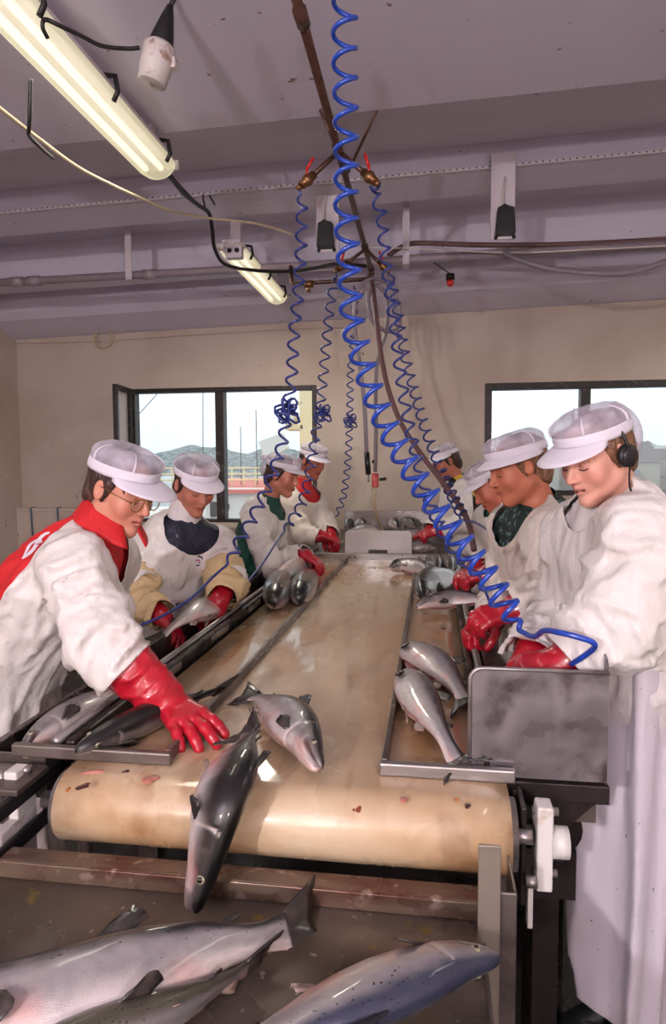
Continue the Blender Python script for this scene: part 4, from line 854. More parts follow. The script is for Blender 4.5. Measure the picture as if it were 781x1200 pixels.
fish('dark salmon in the right trough between the two gloved workers', [Z(628, 775, .90), Z(618, 758, .915), Z(606, 738, .915), Z(594, 716, .90)], (.5, 0, .8), L=.55, seed=22, nu=50, na=28, dark=1.6, pale=.6)
fish('cream salmon end sticking up behind the splash plate', [Z(599, 800, .955), Z(603, 786, .975), Z(612, 776, .97), Z(624, 764, .94)], (.3, .3, .9), L=.42, seed=23, nu=50, na=28, pale=1.25, dark=4)
# heap on the far table
random.seed(5)
heap = [(390, 640, 440, 'pale salmon by the far red gloves'), (414, 614, 1, 'dark headed salmon in the far heap behind the left edge of the board'), (428, 613, 1, 'second dark headed salmon in the far heap'), (446, 616, 2, 'pale salmon in the far heap under the cream hose'), (466, 613, 2, 'salmon in the far heap behind the right edge of the board'), (488, 612, 1, 'grey salmon in the far heap right of the board'), (500, 622, 2, 'silver salmon in the far heap above the right lane'), (496, 640, 2, 'pale salmon at the right end of the cross bar'), (512, 636, 1, 'salmon lying by the fourth worker on the right'), (478, 622, 1, 'dark salmon just right of the white board')]
for i, (px, py, k, lab) in enumerate(heap):
    a = random.uniform(-.6, .6); Y = 5.2-(py-612)*.0165; p = A(px, py+5, Y); d = V(math.sin(a)*.8, -math.cos(a)*.5, -.09)
    if i in (3, 6, 8): d = V(math.cos(a)*.8, .2, 0)
    fish(lab, [p-d*.0, p+d*-.1+V(0, 0, .012), p-d*.22+V(0, 0, .01), p-d*.38-V(0, 0, .02)], (.3*(-1)**i, .5, .8), L=.45, seed=30+i, nu=36, na=22, ws=1.15, pale=1.1 if k == 2 else .8, slit=.4 if i % 3 == 0 else 0, detail=False, tail=False)

# scraps of offal left on the belt
M['clot'] = mat('dark offal', S(70, 30, 26), .25, coat=.6); M['scrap'] = mat('pink offal', S(190, 120, 104), .3, coat=.6); M['ochre'] = mat('ochre offal', S(190, 120, 50), .35, coat=.5)
for px, py, rx, ry, m, lab in [(98, 922, .011, .006, 'clot', 'dark clot on the belt below the left end bar'), (80, 926, .004, .004, 'ochre', 'ochre speck beside the dark clot on the belt'), (110, 905, .022, .005, 'scrap', 'long pink scrap on the belt by the left end bar'), (176, 914, .016, .007, 'scrap', 'pink scrap on the belt near the corner of the left end bar'), (148, 905, .007, .004, 'clot', 'small dark scrap on the belt under the left end bar'), (548, 945, .006, .004, 'clot', 'dark red scrap at the right edge of the belt'), (535, 938, .004, .003, 'ochre', 'ochre speck near the right edge of the belt'), (473, 938, .008, .005, 'scrap', 'pink scrap on the belt left of the right lane'), (520, 737, .012, .006, 'clot', 'dark scrap in the middle of the right lane'), (285, 735, .016, .004, 'clot', 'thin dark scrap on the belt by the left divider')]:
    p = Z(px, py, BZ); r_ = MB(); n_ = 14
    ring = lambda k, z: [p+V(rx*k*math.cos(t)*(1+.3*math.sin(3*t+px)), ry*2.2*k*math.sin(t)*(1+.3*math.cos(2*t+py))+.4*rx*k*math.cos(t), z) for t in [2*PI*j/n_ for j in range(n_)]]
    r_.grid([ring(1, .0004), ring(.9, .0025), ring(.5, .0045), ring(.05, .005)], True, True)
    tag(r_.build('offal_scrap', M[m]), lab, 'scrap')
# ------------------------------------------------------------------ people
def cloth(name, col, stain, rough=.5, attr=False, crease=.5):
    return mat(name, col, rough, spots=[(7, .55, .8, stain, 5)], bump=[((24, 24, 11), crease, .018), (420, .05, .001)], attr=attr, coat=.12)
M['smock'] = cloth('white work cloth', S(224, 218, 216), S(206, 197, 192))
M['smock_yel'] = cloth('off white work cloth', S(222, 212, 204), S(200, 186, 170))
M['apron'] = mat('white rubber apron', S(206, 198, 210), .42, spots=[(5, .55, .8, S(190, 178, 184), 4), ((95, 95, 70), .765, .78, S(90, 76, 80), 1)], bump=[((10, 10, 3), .3, .02)], coat=.15)
M['beige'] = cloth('beige oversleeve', S(222, 196, 150), S(198, 168, 118), .45)
M['redcloth'] = cloth('red sweatshirt', S(196, 24, 32), S(160, 14, 22), .75, crease=.35)
M['navy'] = cloth('navy top', S(30, 32, 52), S(22, 22, 38), .8); M['green'] = cloth('dark green top', S(30, 84, 74), S(20, 60, 54), .8); M['offw'] = cloth('white turtleneck', S(214, 206, 208), S(196, 188, 190), .7)
M['scarf'] = mat('patterned dark green cloth', S(22, 44, 44), .8, spots=[((34, 34, 34), .56, .6, S(96, 128, 128), 2), ((60, 60, 60), .6, .63, S(12, 18, 22), 2)])
def jacket_mat():
    m = mat('green yellow and black jacket', S(24, 96, 82), .6); n = m.node_tree; tcn = n.nodes.new('ShaderNodeTexCoord'); sp = n.nodes.new('ShaderNodeSeparateXYZ'); n.links.new(tcn.outputs['Object'], sp.inputs[0])
    ad = n.nodes.new('ShaderNodeMath'); ad.operation = 'MULTIPLY_ADD'; ad.inputs[1].default_value = .9; n.links.new(sp.outputs['X'], ad.inputs[0]); n.links.new(sp.outputs['Z'], ad.inputs[2])
    rp = n.nodes.new('ShaderNodeValToRGB'); rp.color_ramp.interpolation = 'CONSTANT'; mr = n.nodes.new('ShaderNodeMapRange'); mr.inputs['From Min'].default_value = .9; mr.inputs['From Max'].default_value = 1.7
    n.links.new(ad.outputs[0], mr.inputs[0]); n.links.new(mr.outputs[0], rp.inputs[0])
    e = rp.color_ramp.elements; e[0].color = (*S(28, 26, 30), 1); e[1].position = .52; e[1].color = (*S(220, 176, 50), 1); x = e.new(.62); x.color = (*S(24, 104, 88), 1)
    n.links.new(rp.outputs[0], n.nodes['Principled BSDF'].inputs['Base Color']); return m
M['jacket'] = jacket_mat()
M['glove'] = mat('red rubber glove', S(186, 22, 44), .34, spots=[(16, .5, .75, S(160, 14, 34), 4)], coat=.35, bump=[(34, .25, .006)])
M['skin'] = mat('skin', S(214, 160, 138), .48, attr=True, sss=.06, bump=[(160, .06, .002)])
M['hair_dark'] = mat('dark brown hair', S(50, 32, 30), .5, spots=[((120, 120, 20), .45, .6, S(84, 56, 48), 3)], bump=[((160, 160, 24), .8, .006)])
M['hair_light'] = mat('light brown hair', S(104, 72, 56), .5, spots=[((120, 120, 20), .45, .6, S(146, 106, 78), 3)], bump=[((160, 160, 24), .8, .006)])
M['capband'] = mat('white cap cloth', S(226, 220, 232), .6, bump=[(40, .25, .006)])
def net_mat():
    m = bpy.data.materials.new('thin white cap net'); m.use_nodes = True; n = m.node_tree; b = n.nodes['Principled BSDF']; L = n.links.new; o = n.nodes['Material Output']
    b.inputs['Base Color'].default_value = (*S(214, 206, 222), 1); b.inputs['Roughness'].default_value = .7
    t = n.nodes.new('ShaderNodeBsdfTransparent'); x = n.nodes.new('ShaderNodeMixShader'); nzn = n.nodes.new('ShaderNodeTexNoise'); nzn.inputs['Scale'].default_value = 14; nzn.inputs['Detail'].default_value = 4
    tcn = n.nodes.new('ShaderNodeTexCoord'); L(tcn.outputs['Object'], nzn.inputs['Vector']); mr = n.nodes.new('ShaderNodeMapRange'); mr.inputs['From Min'].default_value = .35; mr.inputs['From Max'].default_value = .68; mr.inputs['To Min'].default_value = .34; mr.inputs['To Max'].default_value = .78
    L(nzn.outputs[0], mr.inputs[0]); L(mr.outputs[0], x.inputs[0]); L(t.outputs[0], x.inputs[1]); L(b.outputs[0], x.inputs[2]); L(x.outputs[0], o.inputs[0]); return m
M['net'] = net_mat()
M['brow'] = mat('brow hair', S(60, 40, 34), .6); M['boot'] = mat('dark rubber boot', S(36, 40, 44), .35); M['gold'] = mat('gold wire frame', S(196, 160, 96), .2, .9); M['lens'] = M['glass']

def hand_prims(F, wr, e1, e3, side, curl, grow=0, cuffdir=None, cuff=.13, cr=(.036, .05), spread=.12, thumb=.5, size=1.0):
    e1 = Vector(e1).normalized(); e3 = Vector(e3); e3 = (e3-e1*e3.dot(e1)).normalized(); e2 = e1.cross(e3)*(1 if side == 'R' else -1)
    P = lambda a, b, c: wr+(e1*a+e2*b+e3*c)*size
    offs = (.031, .0105, -.0105, -.031); lens = [q*size for q in (.074, .084, .078, .062)]; rr = (.0112, .0115, .011, .0098)
    for i, o in enumerate(offs):
        F.cone(P(.0, o*.55, 0), P(.088-.006*abs(i-1), o, -.003), .017+grow, .0135+grow, k=.016)
        a = curl[i] if hasattr(curl, '__len__') else curl; p = P(.088-.006*abs(i-1), o, -.003); sp = (1.5-i)*spread
        ang = a*.5
        for j, fr_ in enumerate((.45, .31, .24)):
            d = (e1*math.cos(ang)+e3*math.sin(ang)); d = (d+e2*sp*math.cos(ang)).normalized(); q = p+d*lens[i]*fr_
            F.cone(p, q, rr[i]*(1-.08*j)+grow, rr[i]*(1-.08*(j+1))+grow, k=.004); p = q; ang += a
    p = P(.022, .026, .006); q = p+(e1*.62+e2*.72+e3*.30*(1+thumb)).normalized()*.044; r = q+(e1*.85+e2*(.45-thumb*.6)+e3*thumb).normalized()*.032; t = r+(e1*.9+e2*(.1-thumb*.6)+e3*thumb).normalized()*.026
    F.cone(p, q, .017+grow, .0135+grow, k=.014); F.cone(q, r, .0130+grow, .0118+grow, k=.005); F.cone(r, t, .0118+grow, .0100+grow, k=.004)
    if cuffdir is not None:
        c = Vector(cuffdir).normalized(); F.cone(wr+e1*.01, wr-c*.03, .031+grow, cr[0]+grow, k=.02); F.cone(wr-c*.03, wr-c*cuff, cr[0]+grow, cr[1]+grow, k=.012, fold=(.004, 30, 12, 3))

def bounds(pts, m): 
    a = np.array([tuple(p) for p in pts]); return a.min(0)-m, a.max(0)+m

def person(label, head, hf, neck, hip, fwd, arms, near=1, tilt=0.0, top='offw', smock='smock', sleeve=None, apron=None, hem=.2, cuts=(), hair='hair_dark', fringe=False, capkw={}, collar=None, girth=1.0, neckcut=(.05, .10), hsc=1.0, extra=None, skin=(214, 158, 136), seed=1, feet=None, apron_off=(0, 0), legs=.095):
    fwd = Vector((fwd[0], fwd[1], 0)).normalized(); up0 = (neck-hip).normalized(); side = fwd.cross(V(0, 0, 1)).normalized(); fn = (fwd-up0*fwd.dot(up0)).normalized()
    hf = Vector(hf).normalized(); hu = V(0, 0, 1)+side*tilt; hu = (hu-hf*hu.dot(hf)).normalized(); hs_ = hf.cross(hu)
    HL = lambda x, y, z: head+(hs_*x+hf*y+hu*z)*hsc
    R = np.array([[hs_[i], hf[i], hu[i]] for i in range(3)])
    base = V(hip.x, hip.y, 0) if feet is None else feet
    root = empty('person', base, label, 'person')
    waist = hip.lerp(neck, .36)+fn*.01*girth; chest = hip.lerp(neck, .70)+fn*.005; upper = neck-up0*.075-fn*.005
    G = girth
    shs = [a['sh'] for a in arms]
    knees = [V(base.x+side.x*s*legs+fwd.x*.02, base.y+side.y*s*legs+fwd.y*.02, .48) for s in (1, -1)]; anks = [V(base.x+side.x*s*legs, base.y+side.y*s*legs, .09) for s in (1, -1)]
    # ---- body, one continuous surface
    hfine = .0034 if near == 2 else (.005 if near == 1 else .007); bstep = (.013, .016, .02)[2-near]
    allp = [head, hip, neck]+shs+[a['el'] for a in arms]+[a['wr'] for a in arms]+anks
    lo, hi = bounds(allp, .26); lo[2] = -.02
    hl, hh = arr(head)-.135, arr(head)+.135; hl[2] -= .02
    F = Field(*[lines(lo[i], hi[i], bstep, (hl[i], hh[i]), hfine) for i in range(3)])
    F.cone(hip-V(0, 0, .03), waist, .145*G, .125*G, .06, fn, .74); F.cone(waist, chest, .125*G, .142*G, .06, fn, .72); F.cone(chest, upper, .135*G, .090, .06, fn, .7)
    F.cone(shs[0], upper, .040, .058, .05); F.cone(shs[1], upper, .040, .058, .05)
    for s, (kn, an) in enumerate(zip(knees, anks)):
        hp = hip+side*(.075 if s == 0 else -.075)-V(0, 0, .06); F.cone(hp, kn, .075, .05, .04); F.cone(kn, an, .05, .036, .02); F.cone(an, an+fwd*.13-V(0, 0, .05), .038, .032, .02)
    for a in arms:
        F.cone(a['sh'], a['el'], .047, .038, .03); F.cone(a['el'], a['wr'], .037, .025, .015); e1 = Vector(a['hd']).normalized()
        F.cone(a['wr'], a['wr']+e1*.07, .022, .018, .01, a['pn'], .5)
    ft = lambda x, y, z: arr(HL(x, y, z))
    F.cone(neck-up0*.05, HL(0, -.03, -.06), .056, .05, .03)
    F.scale = hsc
    F.ell(ft(0, -.012, .036), (.075, .095, .076), R, .01); F.ell(ft(0, .03, -.02), (.061, .066, .085), R, .03)
    F.cone(ft(.046, -.005, -.052), ft(.0, .068, -.098), .02, .017, .03); F.cone(ft(-.046, -.005, -.052), ft(.0, .068, -.098), .02, .017, .03)
    for s in (1, -1):
        F.ell(ft(.042*s, .062, -.022), (.022, .022, .026), R, .025)
        F.cone(ft(.012*s, .088, .030), ft(.05*s, .070, .026), .0095, .008, .014)
    for s in (1, -1): F.ell(ft(.031*s, .096, .008), (.019, .014, .013), R, .012, sub=True)
    for s in (1, -1): F.ell(ft(.031*s, .074, .007), (.0155, .0150, .0135), R, .004)
    F.cone(ft(0, .088, .018), ft(0, .114, -.022), .0078, .0105, .012); 
    for s in (1, -1): F.ell(ft(.0125*s, .102, -.026), (.0075, .010, .0075), R, .006)
    F.ell(ft(0, .078, -.055), (.026, .022, .020), R, .015)
    F.cone(ft(-.02, .088, -.053), ft(0, .1005, -.0505), .004, .0058, .005); F.cone(ft(.02, .088, -.053), ft(0, .1005, -.0505), .004, .0058, .005)
    F.cone(ft(-.018, .087, -.062), ft(0, .0985, -.064), .004, .0066, .005); F.cone(ft(.018, .087, -.062), ft(0, .0985, -.064), .004, .0066, .005)
    F.cone(ft(-.022, .097, -.0575), ft(.022, .097, -.0575), .0022, .0022, .003, sub=True)
    F.ell(ft(0, .079, -.095), (.017, .015, .015), R, .015)
    for s in (1, -1):
        F.ell(ft(.079*s, -.006, .0), (.0085, .019, .031), R, .006); F.ell(ft(.086*s, -.002, .004), (.006, .010, .018), R, .005, sub=True)
    v, f = F.mesh(); v = relax(v, f, 1, .35)
    lv = (v-arr(head)) @ R/hsc; x, y, z = lv.T
    sk = arr(S(*skin)); col = np.tile(sk, (len(v), 1)); hm = (np.linalg.norm(lv, axis=1) < .2)
    bl = np.exp(-(((np.abs(x)-.042)/.024)**2+((z+.025)/.024)**2))*(y > .03)+.8*np.exp(-((x/.013)**2+((z+.022)/.014)**2))*(y > .095)
    col = col*(1-.45*bl[:, None])+arr(S(196, 108, 92))*.45*bl[:, None]
    lp = np.exp(-((x/.021)**2))*np.exp(-((z+.0575)/.010)**4)*(y > .084)
    col = col*(1-.75*lp[:, None])+arr(S(168, 84, 80))*.75*lp[:, None]
    ln_ = (np.abs(z+.0575) < .0022)*(np.abs(x) < .022)*(y > .075); col[ln_ & hm] = arr(S(96, 44, 42))
    es = np.exp(-(((np.abs(x)-.031)/.019)**2+((z-.008)/.011)**2))*(y > .05); col = col*(1-.3*es[:, None])+arr(S(150, 92, 82))*.3*es[:, None]
    col[v[:, 2] < hip.z+.12] = arr(S(196, 188, 194))
    col[v[:, 2] < .36] = arr(S(36, 40, 44))
    body = npmesh('body', v, f, M['skin'], root, cols=col)
    bvh = BVHTree.FromPolygons([Vector(p) for p in v[:]], [tuple(q) for q in f]) if near else None
    if near:
        def onface(xx, zz, lift=.0006):
            h_ = bvh.ray_cast(HL(xx, .25, zz), -hf); return (h_[0]+hf*lift) if h_[0] is not None else HL(xx, .09, zz)
        for s in (1, -1):
            MB().tube([onface(s*q, .031+.004*math.sin((q-.012)/.038*PI)) for q in np.linspace(.012, .05, 7)], [.0012, .0024, .0028, .0028, .0026, .002, .001], 6).build('eyebrow', M['brow'], root)
            MB().tube([onface(s*q, .0015-.0045*math.sin((q-.016)/.03*PI)) for q in np.linspace(.016, .046, 7)], [.0007, .0013, .0015, .0015, .0015, .0013, .0008], 6).build('eyelash', M['brow'], root)
        for s in (1, -1): MB().ell if False else None
    # ---- hair
    hb0, hb1 = bounds([HL(0, 0, 0)], .19); hst = .006 if near == 2 else .008
    F = Field(*[lines(hb0[i], hb1[i], hst) for i in range(3)])
    F.scale = hsc; F.ell(ft(0, -.022, .036), (.082, .096, .080), R, .01); F.ell(ft(0, -.062, -.035), (.066, .05, .062), R, .03)
    for s in (1, -1): F.cone(ft(.074*s, .018, .03), ft(.072*s, .006, -.03), .012, .006, .015)
    if fringe:
        for i, q in enumerate((-.055, -.035, -.015, .012, .036, .056)): F.cone(ft(q, .07-abs(q)*.35, .062), ft(q*1.05, .094-abs(q)*.5, .03-.008*(i % 2)), .014, .006, .012)
    F.ell(ft(0, .105, -.01), (.066, .085, .075), R, .012, sub=True)
    v, f = F.mesh(); nv = relax(v, f, 1); lv = (nv-arr(head)) @ R/hsc
    nv = nv+((noise3(lv[:, 0]*70, lv[:, 1]*70, lv[:, 2]*22)-.5)*.009)[:, None]*((nv-arr(head))/np.linalg.norm(nv-arr(head), axis=1)[:, None])
    npmesh('hair', nv, f, M[hair], root)
    cap(root, HL, hs_, hf, hu, **capkw)
    # ---- garments
    gst = (.0075, .011, .017)[2-near]
    lo, hi = bounds([hip, neck]+shs+[a['el'] for a in arms]+[a['wr'] for a in arms]+[V(base.x, base.y, hem)], .24); lo[2] = min(hem-.03, .6)
    def torso(F, g, fold, k=.05):
        fo = (lambda a_, l_, p_, s_: (a_, l_, p_, s_+seed)) if fold else (lambda *q: None)
        F.cone(hip-V(0, 0, .05), waist, .150*G+g, .130*G+g, k, fn, .78, fo(.013, 5, 17, 1)); F.cone(waist, chest, .130*G+g, .145*G+g, k, fn, .75, fo(.013, 6, 16, 2)); F.cone(chest, upper, .145*G+g, .108+g, k, fn, .72, fo(.010, 7, 14, 3))
        for a in arms: F.cone(a['sh'], upper, .056+g, .072+g*.7, .045)
    def arm(F, a, g, fold, lower=True):
        r0, r1, r2 = a.get('r', (.058, .052, .040)); u = a['sh'].lerp(a['el'], .05)
        F.cone(u, a['el'], r0+g, r1+g, .035, None, 1, (.016, 18, 9, seed+4) if fold else None)
        if lower: F.cone(a['el'], a['wr'], r1+g, r2+g, .025, None, 1, (.015, 26, 9, seed+5) if fold else None)
    # jumper
    jl, jh = bounds([hip, neck]+shs+[a['el'] for a in arms], .2)
    F = Field(*[lines(jl[i], jh[i], gst*1.15) for i in range(3)]); torso(F, .012, True)
    for a in arms: F.cone(a['sh'], a['el'], .054, .046, .03)
    F.cone(neck-up0*.06, neck+(HL(0, -.03, -.09)-neck)*.55, .068, .060, .03, None, 1, (.005, 30, 6, seed))
    v, f = F.mesh(); v = relax(v, f, 1); nt_ = arr(neck+(HL(0, -.03, -.09)-neck)*.62); nd = arr((HL(0, -.03, -.06)-neck).normalized())
    v, f = clip(v, f, .0-((v-nt_) @ nd)); jm = npmesh('jumper', v, f, M[top], root)
    # smock
    F = Field(*[lines(lo[i], hi[i], gst) for i in range(3)]); torso(F, .030, True)
    for a in arms: arm(F, a, .02, True, lower=not (sleeve))
    hc = V(base.x+apron_off[0], base.y+apron_off[1], hem-.03)
    smhem = hem if apron is None else waist.z-.10
    F.cone(hip-V(0, 0, .02), hc if apron is None else hip-V(0, 0, .3), .170*G, .185*G, .05, fwd, .85, (.02, 1.5, 12, seed+8))
    v, f = F.mesh(); v = relax(v, f, 1, .4)
    nc = arr(neck+fn*neckcut[0]+up0*.02)
    v, f = clip(v, f, np.linalg.norm((v-nc), axis=1)-neckcut[1]); v, f = clip(v, f, v[:, 2]-smhem)
    for a in arms:
        ad = (a['wr']-a['el']).normalized(); e_ = a['wr']-ad*a.get('slcut', 0) if not sleeve else a['el']+ad*.02; w_ = arr(e_); q = (v-w_) @ arr(ad); rr_ = np.linalg.norm((v-w_)-q[:, None]*arr(ad), axis=1)
        v, f = clip(v, f, np.maximum(-.005-q, rr_-.13))
    for cfn in cuts: v, f = clip(v, f, cfn(v))
    sm_ = npmesh('smock', v, f, M[smock], root); md = sm_.modifiers.new('thickness', 'SOLIDIFY'); md.thickness = .0035; md.offset = 0
    if sleeve:
        for a in arms:
            l2, h2 = bounds([a['sh'], a['el'], a['wr']], .14); F = Field(*[lines(l2[i], h2[i], gst*.9) for i in range(3)]); m_ = a['el'].lerp(a['sh'], .35)
            r0, r1, r2 = a.get('r', (.058, .052, .040)); F.cone(m_, a['el'], r1+.028, r1+.026, .02, None, 1, (.015, 22, 9, seed+6)); F.cone(a['el'], a['wr'], r1+.026, r2+.016, .02, None, 1, (.015, 28, 9, seed+7))
            v, f = F.mesh(); v = relax(v, f, 1, .4); ad = arr((a['wr']-a['el']).normalized()); v, f = clip(v, f, -.003-(v-arr(a['wr'])) @ ad)
            npmesh('oversleeve', v, f, M[sleeve], root)
    if apron:
        l2, h2 = bounds([hip, hc], .26); h2[2] = waist.z+.06; F = Field(*[lines(l2[i], h2[i], gst) for i in range(3)])
        top_ = V(hip.x, hip.y, waist.z-.02); r0, r1 = apron
        F.cone(top_, hc, r0, r1, .03, fwd, .88, (.022, .9, 7.5, seed+11)); v, f = F.mesh(); v = relax(v, f, 2, .5)
        v, f = clip(v, f, v[:, 2]-hem-.04*((v-arr(hc)) @ arr(fwd))/.15); v, f = clip(v, f, top_.z+.05-v[:, 2]); ap = npmesh('apron', v, f, M['apron'], root); md = ap.modifiers.new('thickness', 'SOLIDIFY'); md.thickness = .004; md.offset = 0
    # gloves
    for a in arms:
        e1 = Vector(a['hd']).normalized(); l2, h2 = bounds([a['wr']-(a['wr']-a['el']).normalized()*.19, a['wr']+e1*.19], .1); st = a.get('res', (.0038, .0055, .008)[2-near])
        F = Field(*[lines(l2[i], h2[i], st) for i in range(3)]); hand_prims(F, a['wr'], e1, a['pn'], a['s'], a.get('curl', .5), .0015, a['wr']-a['el'], a.get('cuff', .12), a.get('cr', (.040, .052)), a.get('spread', .1), a.get('thumb', .5), a.get('size', 1.0))
        v, f = F.mesh(); cdir = arr((a['wr']-a['el']).normalized()); v, f = clip(v, f, (v-arr(a['wr'])) @ cdir+a.get('cuff', .12)); g_ = npmesh('glove', v, f, M['glove'], root); md = g_.modifiers.new('thickness', 'SOLIDIFY'); md.thickness = .0025; md.offset = 1
    for s, an in zip((1, -1), anks):
        b = MB(); b.tube([V(an.x, an.y, .34), V(an.x, an.y, .2), V(an.x, an.y, .1), V(an.x, an.y, .045)], [.062, .056, .05, .05], 14); b.sphere(V(an.x, an.y, .048)+fwd*.07, (.05, .05, .046), 14, 8); b.tube([V(an.x, an.y, .04)-fwd*.03, V(an.x, an.y, .04)+fwd*.13], [.048, .046], 12); b.build('boot', M['boot'], root)
    if extra: extra(root, HL, hs_, hf, hu, bvh, jm, sm_)
    return root

def cap(root, HL, s_, f_, u_, peak=.075, half=1.15, puff=.86, droop=.06, bag=False, lift=0.0, band=.031):
    a0, b0 = .108, .092; cy = -.012
    zb = lambda t: .050+lift+.012*math.cos(t)
    el = lambda t, k, z: HL(b0*k*math.sin(t), cy+a0*k*math.cos(t), z)
    n = 56; T_ = [2*PI*i/n for i in range(n)]
    rows = [[el(t, 1+.012*math.sin(PI*j/4)+.006*noise3(np.array(t*3), np.array(j*1.), np.array(2.)), zb(t)+band*j/4) for t in T_] for j in range(5)]
    MB().grid(rows, True, True).build('cap_band', M['capband'], root, solid=.002)
    rows = []
    for j in range(15):
        q = j/14; ang = q*PI/2; row = []
        for t in T_:
            pl = 1+.022*math.sin(t*9+q*2)*(1-q)*.6+.05*(float(noise3(np.array(math.sin(t)*3+4), np.array(math.cos(t)*3+4), np.array(q*3.)))-.5)
            k = (math.cos(ang)**.56)*(1+.045*math.sin(min(q*2.2, 1)*PI)*puff)*pl
            row.append(el(t, k, zb(t)*(1-q)+q*(.052+lift)+band*(1-q)+math.sin(ang)**.9*(.086*puff)*(1+.12*(pl-1)*8*q)))
        rows.append(row)
    MB().grid(rows, True, True).build('cap_crown', M['net'], root)
    for i0 in (6, 17, 39, 50):
        MB().tube([rows[j][i0]+(rows[j][i0]-HL(0, cy, .05)).normalized()*.0015 for j in range(0, 11)], [.0034*(1-j/13) for j in range(11)], 6).build('cap_pleat', M['capband'], root)
    rows = []
    for j in range(7):
        q = j/6; row = []
        for i in range(25):
            t = (i/24*2-1)*half; w_ = max(math.cos(t/half*PI/2), 0)**.55; e = peak*w_*q
            p = el(t, 1.0, zb(t)+.004); d = (f_*math.cos(t*.55)+s_*math.sin(t*.55)).normalized(); row.append(p+d*e-u_*(e*droop+e*e*1.8)-u_*(.012*(t/half)**2*q))
        rows.append(row)
    MB().grid(rows).build('cap_peak', M['capband'], root, solid=.002)
    if bag:
        MB().sphere(HL(0, -.112, .02), (.05, .042, .07), 18, 12, Matrix((s_, f_, u_)).transposed()).build('hair_net_bag', M['net'], root)
        MB().tube([HL(.01, -.118, .075), HL(.03, -.15, .082), HL(.028, -.155, .06), HL(.012, -.12, .06)], [.008, .014, .014, .008], 6).build('band_bow', M['capband'], root)

def glasses(root, HL, s_, f_, u_, bvh, jm, sm):
    g = MB()
    for s in (1, -1):
        c = [(s*.033+.024*math.cos(t)*(1), .108-.006*abs(math.cos(t)), .002+.019*math.sin(t)-.003*math.cos(t)*s) for t in np.linspace(0, 2*PI, 22)]
        g.tube([HL(*p) for p in c], .0016, 6); g.tube([HL(s*.056, .104, .008), HL(s*.078, .06, .012), HL(s*.083, .0, .014)], .0015, 6)
        MB().add([HL(*p) for p in c[:-1]]+[HL(p[0], p[1]-.0015, p[2]) for p in c[:-1]], [tuple(range(21)), tuple(range(41, 20, -1))]+[(i, 21+i, 21+(i+1) % 21, (i+1) % 21) for i in range(21)]).build('spectacle_lens', M['lens'], root)
    g.tube([HL(-.010, .110, .008), HL(0, .114, .011), HL(.010, .110, .008)], .0015, 6); g.build('spectacle_frame', M['gold'], root, label='gold wire spectacle frame')
def lettering(body, pts_dir, strokes, m, root, name, wdt=.012):
    "flat lettering laid on a garment: strokes given in the scene, dropped along pts_dir on to the cloth"
    me = body.data; off = parent_loc(body); bv = BVHTree.FromPolygons([v.co+off for v in me.vertices], [tuple(p.vertices) for p in me.polygons]); d = Vector(pts_dir).normalized(); mb = MB()
    for st in strokes:
        st = resample(spline(st, 8), 26); L_, R_ = [], []
        for i, p in enumerate(st):
            t = (st[min(i+1, 25)]-st[max(i-1, 0)]).normalized(); n = t.cross(d).normalized(); w_ = wdt*(.35+.65*math.sin(PI*(i+.6)/26.2))
            for sgn, lst in ((1, L_), (-1, R_)):
                h_ = bv.ray_cast(p+n*w_*sgn-d*.5, d); lst.append((h_[0]-d*.003) if h_[0] is not None else None)
        ok = [i for i in range(26) if L_[i] is not None and R_[i] is not None]
        if len(ok) > 3: mb.grid([[L_[i], R_[i]] for i in ok])
    if mb.v: mb.build(name, m, root)

# ---- the eight workers
def arm(s, sh, el, wr, hd, pn, **k): return dict(s=s, sh=sh, el=el, wr=wr, hd=hd, pn=pn, **k)
def cutplane(p, n): p = arr(p); n = arr(n); return lambda v: (v-p) @ n
# woman in red, reaching over the belt
wr1 = A(200, 826, 1.54); tip1 = Z(252, 872, .93)
ptsx = [(.85, -1.9), (.99, -1.40), (1.06, -1.30), (1.16, -1.135), (1.26, -1.06), (1.36, -.985), (1.44, -.94), (1.6, -.90)]
def back1(v): return v[:, 0]-np.interp(v[:, 2], [q[0] for q in ptsx], [q[1] for q in ptsx])-.18*(v[:, 1]-1.6)*0
def extra1(root, HL, s_, f_, u_, bvh, jm, sm):
    glasses(root, HL, s_, f_, u_, bvh, jm, sm)
    c = MB() # open pointed collar, its two points falling forward
    nk = A(126, 611, 1.735); rows = []; fa, sa = V(.88, -.42, 0).normalized(), V(-.42, -.88, 0).normalized()
    for j in range(6):
        q = j/5; row = []
        for i in range(41):
            t = math.radians(14+332*i/40); fr = fa*math.cos(t)+sa*math.sin(t); e = max(0, abs(i/20-1)*1.0-.72)/.28
            row.append(nk+fr*(.060+.030*q+.034*q*e)+V(.012, 0, .05)*(1-q)-V(0, 0, .004*q+.030*q*e)-V(0, 0, 1)*.034*math.cos(t))
        rows.append(row)
    c.grid(rows).build('collar', M['redcloth'], root, solid=.004)
    MB().tube([A(116, 652, 1.6), A(120, 675, 1.6)], .002, 6) 
    b0 = 1.62
    P = lambda x, y: A(x, y, b0)
    lettering(jm, (0, 1, 0), [[P(48, 626), P(42, 628), P(38, 634), P(42, 638), P(40, 644), P(33, 650), P(27, 654)], [P(36, 634), P(30, 642), P(28, 652)]], M['capband'], root, 'back_lettering', .0065)
    lettering(sm, (0, 1, 0), [[A(93, 642, 1.3), A(112, 700, 1.3)]], M['smock'], root, 'shoulder_seam', .002)
